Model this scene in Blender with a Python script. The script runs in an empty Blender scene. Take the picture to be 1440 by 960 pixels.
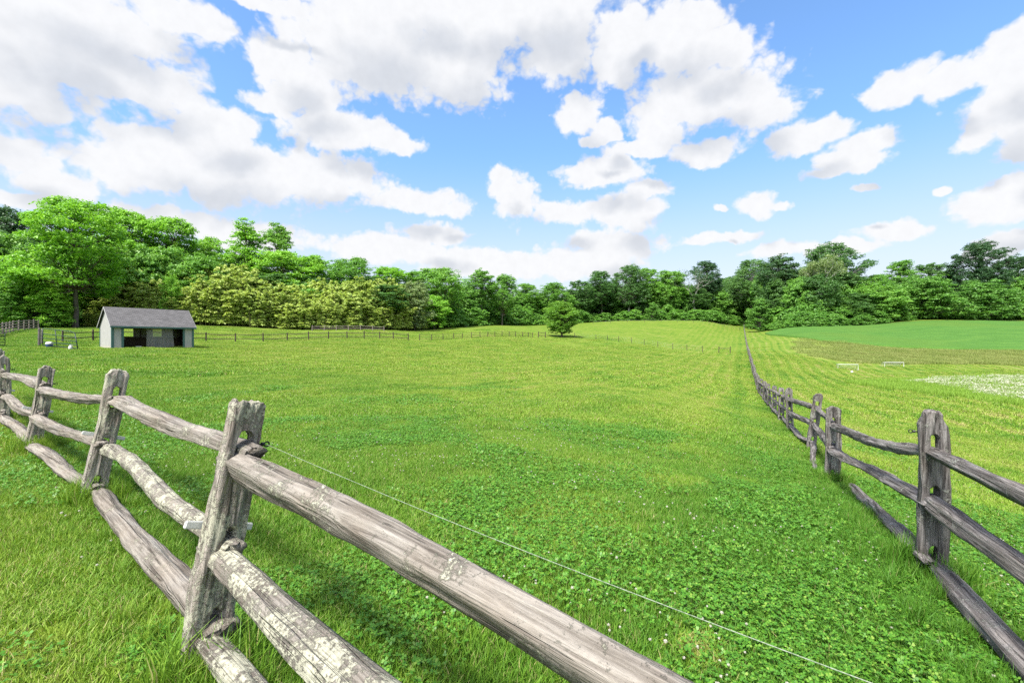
import bpy, bmesh, math, random
import numpy as np
from mathutils import Vector, Matrix, Euler

SC = bpy.context.scene
COL = SC.collection
EYE = 1.5
F = 640.0          # focal length in photo pixels (1440 wide, 16 mm lens on 36 mm)

# ------------------------------------------------------------------ small helpers
def h3(i, j, k):
    n = (i.astype(np.int64) * 374761393 + j.astype(np.int64) * 668265263 + k.astype(np.int64) * 1274126177) & 0xFFFFFFFF
    n = ((n ^ (n >> 13)) * 1274126177) & 0xFFFFFFFF
    n = (n ^ (n >> 16)) & 0xFFFFFFFF
    return n / 4294967295.0

def vnoise(x, y, z=0.0):
    x = np.asarray(x, float); y = np.asarray(y, float); z = np.asarray(z, float) + np.zeros_like(x)
    xi, yi, zi = np.floor(x), np.floor(y), np.floor(z)
    fx, fy, fz = x - xi, y - yi, z - zi
    fx = fx * fx * (3 - 2 * fx); fy = fy * fy * (3 - 2 * fy); fz = fz * fz * (3 - 2 * fz)
    r = 0.0
    for a in (0, 1):
        for b in (0, 1):
            for c in (0, 1):
                w = (fx if a else 1 - fx) * (fy if b else 1 - fy) * (fz if c else 1 - fz)
                r = r + w * h3(xi + a, yi + b, zi + c)
    return r * 2 - 1

def fbm(x, y, z=0.0, oct=3):
    r = 0.0; a = 1.0
    for o in range(oct):
        s = 2.0 ** o
        r = r + a * vnoise(np.asarray(x) * s + 17.3 * o, np.asarray(y) * s + 5.1 * o, np.asarray(z) * s)
        a *= 0.5
    return r

def new_obj(name, verts, faces, mat=None, parent=None, smooth=False, matrix=None):
    me = bpy.data.meshes.new(name)
    me.from_pydata(verts if isinstance(verts, list) else np.asarray(verts).tolist(), [], faces if isinstance(faces, list) else np.asarray(faces).tolist())
    if smooth:
        me.polygons.foreach_set('use_smooth', [True] * len(me.polygons))
    me.update()
    o = bpy.data.objects.new(name, me)
    if mat: me.materials.append(mat)
    if parent: o.parent = parent
    if matrix is not None: o.matrix_local = matrix
    COL.objects.link(o)
    return o

def quad_mesh(name, V, nper=4, mat=None):
    """fast mesh out of an (n*nper, 3) array of separate faces"""
    me = bpy.data.meshes.new(name)
    nv = len(V); nf = nv // nper
    me.vertices.add(nv); me.loops.add(nv); me.polygons.add(nf)
    me.vertices.foreach_set('co', np.ascontiguousarray(V, dtype=np.float32).ravel())
    me.loops.foreach_set('vertex_index', np.arange(nv, dtype=np.int32))
    me.polygons.foreach_set('loop_start', np.arange(0, nv, nper, dtype=np.int32))
    me.polygons.foreach_set('loop_total', np.full(nf, nper, dtype=np.int32))
    if mat: me.materials.append(mat)
    me.update(calc_edges=True)
    return me

def empty(name, loc, label=None, cat=None, group=None, rz=0.0, kind=None):
    o = bpy.data.objects.new(name, None)
    o.empty_display_size = 0.2
    o.location = loc; o.rotation_euler = (0, 0, rz)
    COL.objects.link(o)
    tag(o, label, cat, group, kind)
    return o

def tag(o, label=None, cat=None, group=None, kind=None):
    if label: o['label'] = label
    if cat: o['category'] = cat
    if group: o['group'] = group
    if kind: o['kind'] = kind
    return o

class MB:
    """collects boxes, tubes and strips into one mesh"""
    def __init__(s): s.v = []; s.f = []
    def add(s, V, Fc):
        n = len(s.v); s.v += [tuple(p) for p in V]; s.f += [tuple(i + n for i in q) for q in Fc]
    def box(s, x0, x1, y0, y1, z0, z1, M=None):
        V = [Vector(p) for p in ((x0,y0,z0),(x1,y0,z0),(x1,y1,z0),(x0,y1,z0),(x0,y0,z1),(x1,y0,z1),(x1,y1,z1),(x0,y1,z1))]
        if M: V = [M @ p for p in V]
        s.add(V, [(0,3,2,1),(4,5,6,7),(0,1,5,4),(1,2,6,5),(2,3,7,6),(3,0,4,7)])
    def tube(s, pts, r, n=6, cap=True):
        pts = [Vector(p) for p in pts]
        rs = r if isinstance(r, (list, tuple, np.ndarray)) else [r] * len(pts)
        V = []; up = Vector((0.13, 0.27, 0.95))
        for i, p in enumerate(pts):
            t = (pts[min(i + 1, len(pts) - 1)] - pts[max(i - 1, 0)])
            if t.length < 1e-9: t = Vector((0, 0, 1))
            t.normalize()
            a = t.cross(up)
            if a.length < 0.05: a = t.cross(Vector((1, 0.1, 0)))
            a.normalize(); b = t.cross(a)
            for k in range(n):
                an = 2 * math.pi * k / n
                V.append(p + (a * math.cos(an) + b * math.sin(an)) * rs[i])
        Fc = []
        for i in range(len(pts) - 1):
            for k in range(n):
                Fc.append((i*n+k, i*n+(k+1) % n, (i+1)*n+(k+1) % n, (i+1)*n+k))
        if cap:
            Fc.append(tuple(range(n))[::-1]); Fc.append(tuple((len(pts)-1)*n + k for k in range(n)))
        s.add(V, Fc)
    def build(s, name, mat=None, parent=None, smooth=False, matrix=None):
        return new_obj(name, s.v, s.f, mat, parent, smooth, matrix)

# ------------------------------------------------------------------ node helpers
class NT:
    def __init__(s, tree): s.t = tree; s.n = tree.nodes; s.l = tree.links
    def node(s, typ, **kw):
        nd = s.n.new(typ)
        for k, v in kw.items():
            setattr(nd, k, v)
        return nd
    def put(s, sock, v):
        if v is None: return
        if isinstance(v, bpy.types.NodeSocket): s.l.new(v, sock)
        else: sock.default_value = v
    def math(s, op, a, b=None, c=None, clamp=False):
        nd = s.node('ShaderNodeMath', operation=op); nd.use_clamp = clamp
        s.put(nd.inputs[0], a); s.put(nd.inputs[1], b)
        if c is not None: s.put(nd.inputs[2], c)
        return nd.outputs[0]
    def vmath(s, op, a, b=None, c=None):
        nd = s.node('ShaderNodeVectorMath', operation=op)
        s.put(nd.inputs[0], a); s.put(nd.inputs[1], b)
        if c is not None: s.put(nd.inputs[2], c)
        return nd.outputs['Value'] if op in ('LENGTH', 'DOT_PRODUCT', 'DISTANCE') else nd.outputs[0]
    def noise(s, vec, scale, detail=2.0, rough=0.5, dist=0.0, out=0):
        nd = s.node('ShaderNodeTexNoise')
        s.put(nd.inputs['Vector'], vec); nd.inputs['Scale'].default_value = scale
        nd.inputs['Detail'].default_value = detail; nd.inputs['Roughness'].default_value = rough
        nd.inputs['Distortion'].default_value = dist
        return nd.outputs[out]
    def ramp(s, fac, stops, interp='LINEAR'):
        nd = s.node('ShaderNodeValToRGB'); cr = nd.color_ramp; cr.interpolation = interp
        while len(cr.elements) < len(stops): cr.elements.new(0.5)
        for e, (p, c) in zip(cr.elements, stops):
            e.position = p; e.color = (c[0], c[1], c[2], 1) if not isinstance(c, (int, float)) else (c, c, c, 1)
        s.put(nd.inputs[0], fac)
        return nd.outputs[0]
    def mix(s, fac, a, b, blend='MIX'):
        nd = s.node('ShaderNodeMix', data_type='RGBA', blend_type=blend)
        s.put(nd.inputs[0], fac)
        for sock, v in ((nd.inputs[6], a), (nd.inputs[7], b)):
            if isinstance(v, (tuple, list)): v = (v[0], v[1], v[2], 1)
            s.put(sock, v)
        return nd.outputs[2]
    def maprange(s, v, a, b, c=0.0, d=1.0, smooth=True):
        nd = s.node('ShaderNodeMapRange', interpolation_type='SMOOTHSTEP' if smooth else 'LINEAR')
        s.put(nd.inputs[0], v)
        for i, q in enumerate((a, b, c, d)): s.put(nd.inputs[i + 1], q)
        return nd.outputs[0]
    def mapping(s, vec, scale=(1, 1, 1), loc=(0, 0, 0), rot=(0, 0, 0)):
        nd = s.node('ShaderNodeMapping')
        s.put(nd.inputs[0], vec); nd.inputs['Location'].default_value = loc
        nd.inputs['Rotation'].default_value = rot; nd.inputs['Scale'].default_value = scale
        return nd.outputs[0]

def material(name):
    m = bpy.data.materials.new(name); m.use_nodes = True
    t = NT(m.node_tree); t.n.clear()
    out = t.node('ShaderNodeOutputMaterial')
    return m, t, out

def bsdf(t, out, color, rough=0.8, bump=None, bstr=0.3, bdist=0.01, spec=0.3, metallic=0.0):
    b = t.node('ShaderNodeBsdfPrincipled')
    t.put(b.inputs['Base Color'], color if isinstance(color, bpy.types.NodeSocket) else (*color, 1))
    t.put(b.inputs['Roughness'], rough); b.inputs['Specular IOR Level'].default_value = spec
    b.inputs['Metallic'].default_value = metallic
    if bump is not None:
        bp = t.node('ShaderNodeBump'); bp.inputs['Strength'].default_value = bstr; bp.inputs['Distance'].default_value = bdist
        t.put(bp.inputs['Height'], bump); t.l.new(bp.outputs[0], b.inputs['Normal'])
    t.l.new(b.outputs[0], out.inputs[0])
    return b

def simple_mat(name, color, rough=0.6, var=0.15, scale=8.0, metallic=0.0, bstr=0.15):
    m, t, out = material(name)
    tc = t.node('ShaderNodeTexCoord')
    n = t.noise(tc.outputs['Object'], scale, 5, 0.6)
    c = t.mix(n, tuple(x * (1 - var) for x in color), tuple(min(1, x * (1 + var)) for x in color))
    bsdf(t, out, c, rough, t.noise(tc.outputs['Object'], scale * 4, 3), bstr, 0.01, metallic=metallic)
    return m

# ------------------------------------------------------------------ terrain
FB, FA = 0.503, 1.38            # the long fence runs along x = FA + FB*y
def fx_(d): return FA + FB * d
CP = []
def cp(px, py, d): CP.append(((px - 720) / F * d, d, EYE - (py - 480) / F * d))
def cw(x, y, z): CP.append((x, y, z))
for p in ((290, 930, 2.12), (125, 708, 4.13), (45, 638, 6.27), (-6, 592, 8.3)): cp(*p)
for p in ((0, 0, 0.0), (-3, -3, .05), (5, -4, -.15), (-12, -12, .2), (12, -10, -.6), (1.3, 0, -.08), (-14, 12.5, .1), (-30, 10, .8), (-8, 1, .1), (20, 0, -1.3), (40, 0, -2), (-60, 0, 2), (-90, 30, 3.5)): cw(*p)
for d, z in ((3.28, -.24), (6.9, -.64), (9.7, -.78), (13.2, -1.02), (17, -1.34), (21, -1.6), (26, -2.0), (37, -2.5), (55, -1.95), (75, -1.15), (90, -.6), (110, .3), (140, 2.2), (180, 5.0), (230, 9.8)):
    cw(fx_(d), d, z)
for p in ((207, 490, 43), (80, 490, 41), (331, 481, 62), (574, 479.5, 74), (590, 479, 82), (765, 475, 105), (300, 458.5, 88), (500, 463.5, 97),
          (570, 465.5, 106), (107, 461, 75), (0, 461, 75), (8, 471, 52), (50, 463, 65), (620, 462, 130), (660, 458, 150), (760, 457, 185), (1000, 451, 200),
          (860, 451, 200), (700, 462, 120), (440, 466, 90), (790, 474, 110), (905, 486, 96), (1020, 496.5, 88), (950, 475, 130),
          (1192, 520, 70), (1255, 515.5, 74), (1350, 514, 76), (1440, 516, 75), (1130, 503, 78), (1440, 494, 91), (1250, 489.5, 95), (1160, 482, 102),
          (1080, 470.5, 132), (1100, 462.5, 155), (1215, 458, 152), (1440, 452, 152), (1300, 449, 162), (1440, 450, 160), (1600, 448, 160), (1600, 516, 75),
          (1275, 540, 44), (1440, 570, 29), (1440, 533, 50), (1440, 620, 16), (1440, 690, 9), (1600, 590, 29), (720, 540, 20), (720, 511, 40), (720, 492, 65), (500, 520, 25),
          (400, 560, 12), (720, 730, 4), (900, 560, 15), (900, 520, 35), (880, 500, 62)):
    cp(*p)
for a in range(-70, 80, 20):
    cw(420 * math.sin(math.radians(a)), 420 * math.cos(math.radians(a)), 15)
    cw(1400 * math.sin(math.radians(a)), 1400 * math.cos(math.radians(a)), 17)
for a in range(90, 271, 30):
    cw(200 * math.sin(math.radians(a)), 200 * math.cos(math.radians(a)), 1.0)
    cw(1400 * math.sin(math.radians(a)), 1400 * math.cos(math.radians(a)), 6)
CPA = np.array(CP)
def warp(x, y):
    r = np.hypot(x, y) + 1e-6
    k = np.log1p(r / 6.0) / r
    return x * k, y * k
def rbfk(r2): return 0.5 * r2 * np.log(r2 + 1e-12)
_wx, _wy = warp(CPA[:, 0], CPA[:, 1])
_n = len(CPA)
_A = np.zeros((_n + 3, _n + 3))
_A[:_n, :_n] = rbfk((_wx[:, None] - _wx) ** 2 + (_wy[:, None] - _wy) ** 2) + np.eye(_n) * 0.004
_A[:_n, _n] = 1; _A[:_n, _n + 1] = _wx; _A[:_n, _n + 2] = _wy
_A[_n:, :_n] = _A[:_n, _n:].T
_W = np.linalg.solve(_A, np.concatenate([CPA[:, 2], np.zeros(3)]))
def ground(x, y):
    x = np.atleast_1d(np.asarray(x, float)); y = np.atleast_1d(np.asarray(y, float))
    wx, wy = warp(x, y)
    z = _W[_n] + _W[_n + 1] * wx + _W[_n + 2] * wy
    for i in range(0, len(x), 20000):
        s = slice(i, i + 20000)
        z[s] += rbfk((wx[s, None] - _wx) ** 2 + (wy[s, None] - _wy) ** 2) @ _W[:_n]
    r = np.hypot(x, y)
    z += 0.03 * fbm(x * .45, y * .45, oct=3) * np.clip(r / 8, .4, 1)
    z += 0.09 * vnoise(x * .07, y * .07, 3.3) * np.clip((r - 6) / 25, 0, 1)
    return z
def gz(x, y): return float(ground(x, y)[0])
def at(px, d, dz=0.0):
    """point on the ground in the direction of a photo column, d metres deep"""
    x = (px - 720) / F * d
    return Vector((x, d, gz(x, d) + dz))

# ------------------------------------------------------------------ turf colour shared by soil sheet and blades
NF_A, NF_N = (-1.36, 2.12), (0.65, 0.76)       # near fence: a point on it, normal into the pasture
def turf_fac(t, pos):
    """0 lush dark green .. 1 straw, from where in the fields one is"""
    sep = t.node('ShaderNodeSeparateXYZ'); t.l.new(pos, sep.inputs[0])
    x, y = sep.outputs[0], sep.outputs[1]
    flat = t.node('ShaderNodeCombineXYZ'); t.l.new(x, flat.inputs[0]); t.l.new(y, flat.inputs[1])
    p = flat.outputs[0]
    big = t.noise(p, 0.07, 3, 0.55)
    mid = t.noise(p, 0.45, 4, 0.6, 0.6)
    sml = t.noise(p, 2.6, 3, 0.6)
    f = t.math('MULTIPLY_ADD', big, 0.42, -0.01)
    f = t.math('MULTIPLY_ADD', mid, 0.38, f)
    f = t.math('MULTIPLY_ADD', sml, 0.24, f)
    pat = t.noise(p, 0.28, 5, 0.68, 0.4)
    f = t.math('MULTIPLY_ADD', t.math('SUBTRACT', pat, 0.5), t.maprange(y, 3.0, 14.0, 0.20, 0.85), f)
    spot = t.maprange(t.noise(p, 0.62, 4, 0.6, 0.3), 0.60, 0.70)
    f = t.math('MULTIPLY_ADD', spot, t.maprange(y, 6.0, 12.0, -0.04, -0.20), f)
    worn = t.maprange(t.noise(t.mapping(p, (1, 1, 1), (31, 7, 0)), 0.50, 4, 0.62, 0.3), 0.59, 0.72)
    f = t.math('MULTIPLY_ADD', worn, 0.20, f)
    f = t.math('SUBTRACT', f, 0.05)
    # distance from the near fence: grazed and yellower further out
    s = t.math('MULTIPLY_ADD', x, NF_N[0], t.math('MULTIPLY_ADD', y, NF_N[1], -(NF_A[0]*NF_N[0] + NF_A[1]*NF_N[1])))
    f = t.math('ADD', f, t.maprange(s, 2.0, 16.0, 0.0, 0.17))
    f = t.math('ADD', f, t.maprange(s, -0.6, 0.3, 0.10, 0.0))
    # along the long fence the grass is lush
    c = t.math('SUBTRACT', t.math('MULTIPLY_ADD', y, -FB, x), FA)
    strip = t.math('SUBTRACT', 1.0, t.maprange(t.math('ABSOLUTE', t.math('ADD', c, 0.8)), 0.2, 2.3))
    f = t.math('MULTIPLY_ADD', strip, t.maprange(y, 5.0, 45.0, -0.20, -0.09), f)
    right = t.maprange(c, 0.3, 2.5)
    f = t.math('MULTIPLY_ADD', right, 0.0, f)
    # mowing rows parallel to the long fence
    wob = t.math('MULTIPLY_ADD', t.noise(p, 0.05, 1.5), 2.4, c)
    row = t.math('SINE', t.math('MULTIPLY', wob, 3.6))
    row2 = t.math('SINE', t.math('MULTIPLY', wob, 8.3))
    rr = t.math('MULTIPLY_ADD', row2, 0.5, row)
    amp = t.math('MULTIPLY', t.maprange(y, 7.0, 22.0), t.math('MULTIPLY', t.noise(p, 0.09, 2), t.math('MULTIPLY_ADD', right, 0.09, t.math('MULTIPLY', t.maprange(c, -34, -10), 0.15))))
    streak = t.noise(t.mapping(p, (1.0, 0.09, 1), rot=(0, 0, -0.466)), 1.6, 3, 0.6)
    f = t.math('MULTIPLY_ADD', rr, amp, f)
    f = t.math('MULTIPLY_ADD', t.math('MULTIPLY_ADD', streak, 1.0, -0.5), t.math('MULTIPLY', t.maprange(y, 6.0, 20.0), 0.36), f)
    # two worn spots
    for (sx, sy, rad, amt) in ((0.95, 2.30, 0.20, 0.6), (0.45, 3.95, 0.85, 0.16)):
        d = t.vmath('DISTANCE', p, (sx, sy, 0))
        d = t.math('MULTIPLY_ADD', t.math('SUBTRACT', t.noise(p, 9.0, 3), 0.5), rad * 2.0, d)
        f = t.math('ADD', f, t.maprange(d, rad * 0.3, rad, amt, 0.0))
    return f, sml

TURF = ((0.18, (0.062, 0.165, 0.016)), (0.42, (0.118, 0.236, 0.024)), (0.62, (0.192, 0.294, 0.032)), (0.80, (0.235, 0.305, 0.050)), (1.0, (0.34, 0.32, 0.13)))

def make_ground():
    nr, na = 190, 512
    rad = np.concatenate([[0.0], np.geomspace(0.25, 1600, nr)])
    ang = np.linspace(0, 2 * np.pi, na, endpoint=False)
    R, A = np.meshgrid(rad[1:], ang, indexing='ij')
    X, Y = (R * np.sin(A)).ravel(), (R * np.cos(A)).ravel()
    Z = ground(X, Y)
    V = np.column_stack([np.concatenate([[0], X]), np.concatenate([[0], Y]), np.concatenate([[gz(0, 0)], Z])])
    Fc = []
    for k in range(na):
        Fc.append((0, 1 + (k + 1) % na, 1 + k))
    for i in range(nr - 1):
        b0, b1 = 1 + i * na, 1 + (i + 1) * na
        for k in range(na):
            k2 = (k + 1) % na
            Fc.append((b0 + k, b0 + k2, b1 + k2, b1 + k))
    m, t, out = material('turf')
    geo = t.node('ShaderNodeNewGeometry'); pos = geo.outputs['Position']
    f, sml = turf_fac(t, pos)
    fine = t.noise(pos, 14.0, 4, 0.7)
    f = t.math('MULTIPLY_ADD', fine, 0.16, t.math('SUBTRACT', f, 0.08))
    c = t.ramp(f, TURF)
    c = t.mix(1.0, c, t.ramp(t.noise(pos, 5.0, 5, 0.75), ((0.25, 0.43), (0.75, 0.71))), 'MULTIPLY')
    at_b = t.node('ShaderNodeAttribute'); at_b.attribute_name = 'bank'
    at_w = t.node('ShaderNodeAttribute'); at_w.attribute_name = 'woodfloor'
    bk = t.ramp(t.noise(pos, 0.5, 5, 0.65), ((0.3, (0.15, 0.21, 0.035)), (0.7, (0.22, 0.25, 0.06))))
    c = t.mix(at_b.outputs['Fac'], c, bk)
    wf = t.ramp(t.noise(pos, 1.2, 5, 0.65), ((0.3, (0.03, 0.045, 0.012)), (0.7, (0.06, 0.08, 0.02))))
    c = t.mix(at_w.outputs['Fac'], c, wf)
    hb = t.math('MULTIPLY_ADD', t.noise(pos, 9.0, 4, 0.7), 0.6, t.noise(pos, 1.3, 3, 0.6))
    bsdf(t, out, c, 0.95, hb, 0.6, 0.12, spec=0.1)
    o = new_obj('pasture_ground', V, Fc, m, smooth=True)
    tag(o, kind='structure')
    # land cover masks
    px = 720 + F * V[:, 0] / np.maximum(V[:, 1], 0.1)
    front = V[:, 1] > 5
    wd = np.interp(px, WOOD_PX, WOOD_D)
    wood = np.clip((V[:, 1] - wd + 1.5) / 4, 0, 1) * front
    lo = np.interp(px, BANK_PX, BANK_LO); hi = np.interp(px, BANK_PX, BANK_HI)
    bank = np.clip((V[:, 1] - lo) / 3, 0, 1) * np.clip((hi - V[:, 1]) / 3, 0, 1) * np.clip((px - 1100) / 60, 0, 1) * front
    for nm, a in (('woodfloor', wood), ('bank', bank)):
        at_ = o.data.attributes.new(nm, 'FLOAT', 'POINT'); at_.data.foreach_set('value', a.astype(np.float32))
    return o

WOOD = [(-300, 70), (-60, 72), (0, 74), (107, 78), (165, 85), (300, 90), (500, 99), (570, 108), (620, 132), (660, 151), (760, 187), (860, 200), (1000, 200),
        (1047, 226), (1075, 190), (1095, 166), (1130, 160), (1210, 158), (1300, 163), (1440, 160), (1700, 158)]
WOOD_PX = [p[0] for p in WOOD]; WOOD_D = [p[1] for p in WOOD]
BANK_PX = [1060, 1100, 1130, 1250, 1350, 1440, 1700]
BANK_LO = [112, 90, 80, 76, 77, 76, 75]
BANK_HI = [130, 122, 112, 97, 94, 93, 92]
make_ground()

# crop field: a low standing crop on the slope behind the bank
def make_crop():
    lo = [(1076, 139), (1082, 130), (1092, 124), (1110, 116), (1160, 103), (1250, 95), (1340, 92), (1440, 91), (1620, 91)]
    hi = [(1079, 143), (1086, 147), (1098, 150), (1120, 150), (1180, 149), (1300, 150), (1380, 150), (1450, 149), (1620, 147)]
    N, M = 90, 26
    def res(L):
        P = np.array([((p - 720) / F * d, d) for p, d in L]); s = np.linspace(0, len(P) - 1, N)
        return np.column_stack([np.interp(s, np.arange(len(P)), P[:, 0]), np.interp(s, np.arange(len(P)), P[:, 1])])
    a, b = res(lo), res(hi)
    V = []; Fc = []
    for j in range(M + 1):
        u = j / M
        q = a * (1 - u) + b * u
        z = ground(q[:, 0], q[:, 1]) + 0.38 + 0.05 * vnoise(q[:, 0] * 1.3, q[:, 1] * 1.3)
        V += [(q[i, 0], q[i, 1], z[i]) for i in range(N)]
    for j in range(M):
        for i in range(N - 1):
            k = j * N + i; Fc.append((k, k + 1, k + N + 1, k + N))
    ring = [i for i in range(N)] + [j * N + N - 1 for j in range(1, M + 1)] + [M * N + i for i in range(N - 2, -1, -1)] + [j * N for j in range(M - 1, 0, -1)]
    base = len(V)
    for r in ring: V.append((V[r][0], V[r][1], V[r][2] - 0.7))
    for i in range(len(ring)):
        j = (i + 1) % len(ring)
        Fc.append((ring[i], base + i, base + j, ring[j]))
    m, t, out = material('young_crop')
    pos = t.node('ShaderNodeNewGeometry').outputs['Position']
    n = t.noise(t.mapping(pos, (0.35, 2.6, 1)), 0.35, 7, 0.78)
    c = t.ramp(n, ((0.32, (0.036, 0.100, 0.013)), (0.52, (0.056, 0.138, 0.020)), (0.68, (0.088, 0.172, 0.026))))
    c = t.mix(t.maprange(t.noise(pos, 0.04, 2), 0.5, 0.7, 0, 0.5), c, (0.075, 0.140, 0.018))
    bsdf(t, out, c, 0.9, t.noise(pos, 3.0, 4, 0.7), 0.8, 0.15, spec=0.15)
    tag(new_obj('crop_field', V, Fc, m, smooth=True), kind='structure')
make_crop()

# ------------------------------------------------------------------ scatter of prototypes on points (only for what nobody could count)
HIDE = bpy.data.collections.new('prototypes')    # not linked to the scene
def scatter(name, protos, P, yaw, scl, idx, normals=None, label=None):
    n = len(P)
    me = bpy.data.meshes.new(name); me.vertices.add(n)
    me.vertices.foreach_set('co', np.asarray(P, np.float32).ravel())
    rot = np.zeros((n, 3), np.float32); rot[:, 2] = yaw
    if normals is not None:
        for i in range(n):
            q = Vector((0, 0, 1)).rotation_difference(Vector(normals[i])) @ Euler((0, 0, float(yaw[i]))).to_quaternion()
            rot[i] = q.to_euler()
    a = me.attributes.new('rot', 'FLOAT_VECTOR', 'POINT'); a.data.foreach_set('vector', rot.ravel())
    s = np.asarray(scl, np.float32)
    if s.ndim == 1: s = np.repeat(s[:, None], 3, 1)
    a = me.attributes.new('scl', 'FLOAT_VECTOR', 'POINT'); a.data.foreach_set('vector', np.ascontiguousarray(s, np.float32).ravel())
    a = me.attributes.new('idx', 'INT', 'POINT'); a.data.foreach_set('value', np.asarray(idx, np.int32))
    o = bpy.data.objects.new(name, me); COL.objects.link(o)
    c = bpy.data.collections.new('prototypes_' + name)
    for p in protos: c.objects.link(p)
    g = bpy.data.node_groups.new('scatter_' + name, 'GeometryNodeTree')
    g.interface.new_socket('Geometry', in_out='INPUT', socket_type='NodeSocketGeometry')
    g.interface.new_socket('Geometry', in_out='OUTPUT', socket_type='NodeSocketGeometry')
    N, L = g.nodes, g.links
    gi, go = N.new('NodeGroupInput'), N.new('NodeGroupOutput')
    ci = N.new('GeometryNodeCollectionInfo'); ci.inputs['Collection'].default_value = c
    ci.inputs['Separate Children'].default_value = True; ci.inputs['Reset Children'].default_value = True
    ip = N.new('GeometryNodeInstanceOnPoints'); ip.inputs['Pick Instance'].default_value = True
    def na(nm, typ):
        nd = N.new('GeometryNodeInputNamedAttribute'); nd.data_type = typ; nd.inputs['Name'].default_value = nm
        return nd.outputs['Attribute']
    e2r = N.new('FunctionNodeEulerToRotation')
    L.new(na('rot', 'FLOAT_VECTOR'), e2r.inputs[0]); L.new(e2r.outputs[0], ip.inputs['Rotation'])
    L.new(na('scl', 'FLOAT_VECTOR'), ip.inputs['Scale']); L.new(na('idx', 'INT'), ip.inputs['Instance Index'])
    L.new(gi.outputs[0], ip.inputs['Points']); L.new(ci.outputs[0], ip.inputs['Instance'])
    L.new(ip.outputs[0], go.inputs[0])
    md = o.modifiers.new('scatter', 'NODES'); md.node_group = g
    tag(o, label=label, kind='stuff')
    return o

def proto(name, me):
    o = bpy.data.objects.new(name, me)
    return o

def normals_at(x, y, e=0.25):
    dx = (ground(x + e, y) - ground(x - e, y)) / (2 * e)
    dy = (ground(x, y + e) - ground(x, y - e)) / (2 * e)
    n = np.column_stack([-dx, -dy, np.ones_like(dx)])
    return n / np.linalg.norm(n, axis=1)[:, None]

# ------------------------------------------------------------------ grass
def leaf_mat(name, stops_fn, trans=0.35, rough=0.5, spec=0.25):
    m, t, out = material(name)
    c = stops_fn(t)
    b = bsdf(t, out, c, rough, spec=spec)
    tr = t.node('ShaderNodeBsdfTranslucent'); t.l.new(t.mix(1.0, c, (1.0, 1.0, 0.55), 'MULTIPLY'), tr.inputs[0])
    mx = t.node('ShaderNodeMixShader'); mx.inputs[0].default_value = trans
    t.l.new(b.outputs[0], mx.inputs[1]); t.l.new(tr.outputs[0], mx.inputs[2]); t.l.new(mx.outputs[0], out.inputs[0])
    return m

def blade_cols(t):
    geo = t.node('ShaderNodeNewGeometry')
    f, _ = turf_fac(t, geo.outputs['Position'])
    ri = geo.outputs['Random Per Island']
    f = t.math('ADD', f, t.math('MULTIPLY_ADD', ri, 0.30, -0.15))
    c = t.ramp(f, TURF)
    c = t.mix(1.0, c, (1.18, 1.18, 1.10), 'MULTIPLY')
    dry = t.math('GREATER_THAN', ri, t.math('MULTIPLY_ADD', t.math('SUBTRACT', f, 0.45), -0.22, 0.945))
    return t.mix(t.math('MULTIPLY', dry, 0.75), c, (0.40, 0.34, 0.16))
M_BLADE = leaf_mat('grass_blade', blade_cols, 0.30, 0.55)

def blades(rng, n, radius, h, w, lean=0.9):
    r = radius * np.sqrt(rng.random(n)); a = rng.random(n) * 2 * np.pi
    px, py = r * np.cos(a), r * np.sin(a)
    H = h * (0.45 + 0.85 * rng.random(n)); W = w * (0.7 + 0.6 * rng.random(n))
    d = rng.random(n) * 2 * np.pi; ln = lean * rng.random(n) ** 0.8 * H
    dx, dy = np.cos(d), np.sin(d)
    fa = d + np.pi / 2 + rng.normal(0, 0.6, n); sx, sy = np.cos(fa) * W / 2, np.sin(fa) * W / 2
    def lvl(u, wd):
        cx, cy, cz = px + dx * ln * u ** 2, py + dy * ln * u ** 2, H * u * (1 - 0.25 * (ln / H) * u) - 0.01 * (u == 0)
        return np.stack([cx - sx * wd, cy - sy * wd, cz], 1), np.stack([cx + sx * wd, cy + sy * wd, cz], 1)
    a0, b0 = lvl(0.0, 1.0); a1, b1 = lvl(0.55, 0.85); a2, b2 = lvl(1.0, 0.08)
    Vv = np.stack([a0, b0, a1, b1, a2, b2], 1).reshape(-1, 3)
    k = np.arange(n)[:, None] * 6
    Fc = np.concatenate([k + np.array([0, 1, 3, 2]), k + np.array([2, 3, 5, 4])], 1).reshape(-1, 4)
    return Vv, Fc

def idx_mesh(name, Vv, Fc, mat):
    me = bpy.data.meshes.new(name)
    me.vertices.add(len(Vv)); me.vertices.foreach_set('co', np.ascontiguousarray(Vv, np.float32).ravel())
    nf, k = Fc.shape
    me.loops.add(nf * k); me.loops.foreach_set('vertex_index', np.ascontiguousarray(Fc, np.int32).ravel())
    me.polygons.add(nf); me.polygons.foreach_set('loop_start', np.arange(0, nf * k, k, dtype=np.int32))
    me.polygons.foreach_set('loop_total', np.full(nf, k, np.int32))
    me.materials.append(mat); me.update(calc_edges=True)
    return me

RNG = np.random.default_rng(11)
def ring_points(r0, r1, spacing, a0=-62, a1=62, jitter=0.55):
    n = int(2 * r1 / spacing) + 1
    g = (np.arange(n) - n / 2) * spacing
    X, Y = np.meshgrid(g, g)
    X = X.ravel() + RNG.uniform(-jitter, jitter, X.size) * spacing; Y = Y.ravel() + RNG.uniform(-jitter, jitter, Y.size) * spacing
    r = np.hypot(X, Y); a = np.degrees(np.arctan2(X, Y))
    k = (r >= r0) & (r < r1) & (((a > a0) & (a < a1)) | (r < 3.0))
    return X[k], Y[k]

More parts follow.
